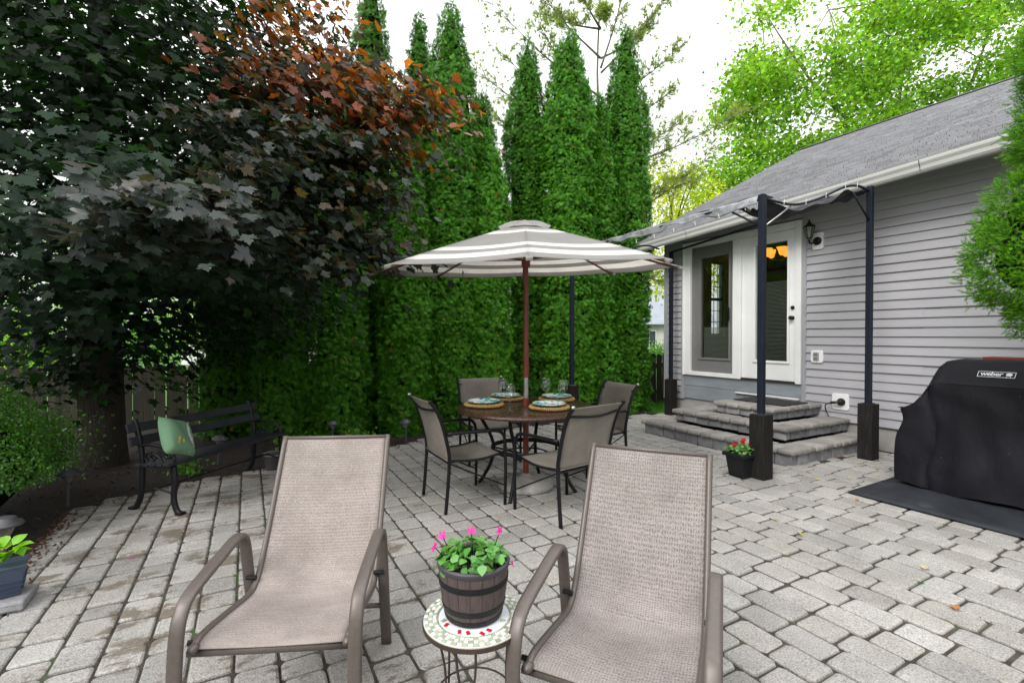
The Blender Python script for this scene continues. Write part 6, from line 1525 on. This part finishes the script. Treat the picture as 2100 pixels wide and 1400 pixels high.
def build_spruce():
    b = Vector((4.42, .52, -.02)); t = thing('dwarf_spruce', 'dense bright green dwarf spruce hanging in at the right picture edge', 'tree', b)
    tube_obj('trunk', [Vector((0, 0, -.05)), (pt(2240, 600, 3.2)-b)*.5+Vector((-.03, -.04, .02)), pt(2240, 560, 3.2)-b, pt(2235, 120, 3.25)-b], [.065, .055, .045, .02], 'bark', t, 8)
    lr = np.random.default_rng(41); rd = random.Random(41)
    bl = [(2140, 530, 3.15, .40), (2215, 260, 3.2, .34), (2195, 120, 3.2, .25), (2165, 635, 3.1, .21), (2265, 450, 3.4, .50), (2135, 430, 3.2, .28), (2240, -20, 3.2, .30)]
    P, A = [], []
    for u, v, d, r in bl:
        c = np.array(pt(u, v, d))
        for _ in range(int(r*r*1150)):
            q = lr.normal(size=3); q /= np.linalg.norm(q); ln = r*(1+wob((q*1.8+c)[None], 2.2, 1)[0]*.10+lr.uniform(-.10, .08)); m_ = 30
            f = lr.uniform(.68, 1.0, m_); sp = lr.normal(0, .048, (m_, 3))*(1.25-f[:, None]*.8)
            P.append(c+q[None]*(ln*f)[:, None]+sp); A.append(q[None]*lr.uniform(.5, 1.1, (m_, 1))+lr.normal(0, .42, (m_, 3))+np.array([0, 0, .12]))
    P, A = np.concatenate(P), np.concatenate(A)
    keep = np.ones(len(P), bool)
    for u, v, d, r in bl: keep &= np.linalg.norm(P-np.array(pt(u, v, d)), axis=1) > r*.70
    P, A = P[keep], A[keep]; n = len(P)
    tv, tf, tip = [], [], []
    for k in range(20):
        a = k*2.4; z = .10+.90*k/20; L = .30*(1-.35*z); c, s = math.cos(a), math.sin(a); i = len(tv)
        tv += [(c*.02-s*.03, z-.02, s*.02+c*.03), (c*.02+s*.03, z-.02, s*.02-c*.03), (c*L*.8, z+.24, s*L*.8)]; tf.append((i, i+1, i+2)); tip += [z*.7, z*.7, min(1, z*.8+.2)]
    br = lr.normal(1, .2, (n, 1)).clip(.5, 1.6); T = np.concatenate([br*lr.uniform(.8, 1.3, (n, 1)), br, br], 1)
    V, F, T, tp = scatter(P-np.array(tuple(b)), lr.normal(size=(n, 3)), A, lr.uniform(.04, .07, n), np.array(tv, float), np.array(tf), T, np.array(tip))
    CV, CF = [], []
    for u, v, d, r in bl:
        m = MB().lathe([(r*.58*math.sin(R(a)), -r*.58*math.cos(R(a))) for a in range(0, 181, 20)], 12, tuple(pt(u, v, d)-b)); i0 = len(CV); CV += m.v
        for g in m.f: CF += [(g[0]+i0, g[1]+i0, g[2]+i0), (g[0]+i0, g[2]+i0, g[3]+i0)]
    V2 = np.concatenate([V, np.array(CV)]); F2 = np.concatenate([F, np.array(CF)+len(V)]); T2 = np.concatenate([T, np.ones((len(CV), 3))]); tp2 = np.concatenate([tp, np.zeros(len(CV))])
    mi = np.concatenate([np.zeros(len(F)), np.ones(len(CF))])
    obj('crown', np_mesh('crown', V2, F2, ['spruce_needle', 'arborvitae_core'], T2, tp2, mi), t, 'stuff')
build_spruce()

# ------------------------------------------------------------------ neighbouring houses
def build_neighbours():
    b = pt(1352, 690, 26); b.z = -.09; ang = -YAW
    t = thing('neighbour_house', 'distant pale stone house with blue grey roof in the gap by the house corner', 'house', b, ang)
    MB().span((-5, 0, 0), (2.6, 6, 2.1)).build('wall', 'neighbour_stone', t)
    MB().extrude([(-5.4, -.4, 2.05), (3.0, -.4, 2.05), (3.0, 3, 4.4), (-5.4, 3, 4.4)], (0, .1, .06)).build('roof', 'neighbour_roof', t)
    for x in (-.55, -1.7, .9):
        wn = MB().span((x-.38, -.05, .75), (x+.38, .02, 1.75)).build('window', 'neighbour_white', t)
        MB().span((x-.32, -.07, .81), (x-.02, -.052, 1.69)).span((x+.02, -.07, .81), (x+.32, -.052, 1.69)).build('pane', 'window_dark', wn)
    tag(MB().span((-6, -3.2, 0), (3, -2.0, .03)).build('path', 'concrete', None, loc=b), kind='structure'); bpy.data.objects['path'].rotation_euler = (0, 0, ang)
    b = pt(640, 690, 24); b.z = -.09
    t = thing('neighbour_house', 'white house glimpsed through the gaps of the dark hedge', 'house', b, ang)
    MB().span((-6.5, 0, 0), (4.4, 6, 3.6)).build('wall', 'neighbour_white', t)
    MB().span((3.4, -.5, 0), (4.6, -.02, 2.6)).build('chimney', 'neighbour_brick', t)
    MB().extrude([(-7, -.5, 3.55), (5, -.5, 3.55), (5, 3, 5.4), (-7, 3, 5.4)], (0, .1, .06)).build('roof', 'neighbour_roof', t)
    for x in (-4.5, -1.5, 1.5):
        wn = MB().span((x-.45, -.05, 1.0), (x+.45, .02, 2.3)).build('window', 'trim_grey', t)
        MB().span((x-.38, -.07, 1.07), (x+.38, -.052, 2.23)).build('pane', 'window_dark', wn)
build_neighbours()

# ------------------------------------------------------------------ fallen leaves
def ground_pt(u, v):
    a = pt(u, v, 1.0); d = EYE/(EYE-a.z); p = pt(u, v, d); return p
def build_litter():
    rd = random.Random(15); meshes = {}
    for mt in ('leaf_yellow', 'leaf_orange', 'leaf_brown', 'leaf_tan', 'petal_fallen'):
        m = MB(); o = [(0, 0), (.3, .2), (.36, .5), (.2, .8), (0, 1), (-.2, .8), (-.36, .5), (-.3, .2)]
        m.v = [(x, y, .10+.25*abs(x)-.3*(y-.5)**2) for x, y in o]+[(0, .3, .03), (0, .7, .03)]; m.f = [(0, 1, 8), (1, 2, 9, 8), (2, 3, 9), (3, 4, 9), (4, 5, 9), (5, 6, 9), (6, 7, 8, 9), (7, 0, 8)]; m.m = [0]*8
        me = m.mesh('fallen_leaf'); me.materials.append(MATS[mt]); meshes[mt] = me
    one = [(1753, 1026, 'leaf_orange', .045, 'orange fallen leaf beside the corner of the rubber mat'), (1646, 1100, 'leaf_yellow', .05, 'yellow fallen leaf on the pavers between lounge chair and mat'), (1897, 1170, 'leaf_tan', .05, 'pale tan fallen leaf on the pavers below the mat'), (1956, 1244, 'leaf_orange', .06, 'long orange fallen leaf on the pavers at lower right'), (1725, 937, 'leaf_orange', .05, 'orange fallen leaf at the foot of the stone steps'), (266, 1147, 'petal_fallen', .022, 'magenta fallen petal on a stained paver at left'), (1092, 968, 'leaf_orange', .03, 'small orange leaf on the umbrella base side under the table')]
    for u, v, mt, s, lab in one:
        p = ground_pt(u, v); o = inst(meshes[mt], 'fallen_leaf'); o.location = (p.x, p.y, .008); o.rotation_euler = (rd.gauss(0, .12), rd.gauss(0, .12), rd.uniform(0, 6)); o.scale = (s,)*3; tag(o, lab, 'leaf', 'fallen leaves on the patio')
    for u, v in ((1742, 965), (1790, 952), (1797, 964), (1680, 985), (1700, 975), (1742, 983), (1800, 940), (1765, 950), (1810, 950), (1590, 1065)):
        p = ground_pt(u+rd.uniform(-4, 4), v); o = inst(meshes['leaf_yellow'], 'fallen_leaf'); o.location = (p.x, p.y, .007); o.rotation_euler = (rd.gauss(0, .12), rd.gauss(0, .12), rd.uniform(0, 6)); o.scale = (rd.uniform(.02, .045),)*3
        tag(o, 'small yellow leaf scattered on the pavers between steps and grill', 'leaf', 'yellow leaves by the steps')
    # weeds and crumbs in the joints
    P, T = [], []
    for k in range(520):
        kx = rd.randrange(-4, 34); x = -.388+.166*kx+rd.gauss(0, .004); y = rd.uniform(.4, 5.6)
        if not on_patio(x, y) or (x > 4.9 and y > 2.9): continue
        if math.sin(x*3.1+1)*math.sin(y*2.3+x) < .1: continue
        for _ in range(5): P.append((x+rd.gauss(0, .006), y+rd.gauss(0, .016), -.010+rd.uniform(0, .008))); T.append((.9, 1, .8) if rd.random() < .7 else (3.0, .6, 1))
    P = np.array(P); n = len(P); lr = np.random.default_rng(1)
    V, F, TT, _ = scatter(P, lr.normal(0, .5, (n, 3))+np.array([0, 0, 1.]), lr.normal(size=(n, 3)), lr.uniform(.006, .014, n), LV, LF, np.array(T)*lr.uniform(.6, 1.2, (n, 1)))
    tag(obj('joint_weeds', np_mesh('joint_weeds', V, F, ['grass_blade'], TT)), 'tiny weeds and crumbs growing in the paver joints', 'weeds', kind='stuff')
build_litter()
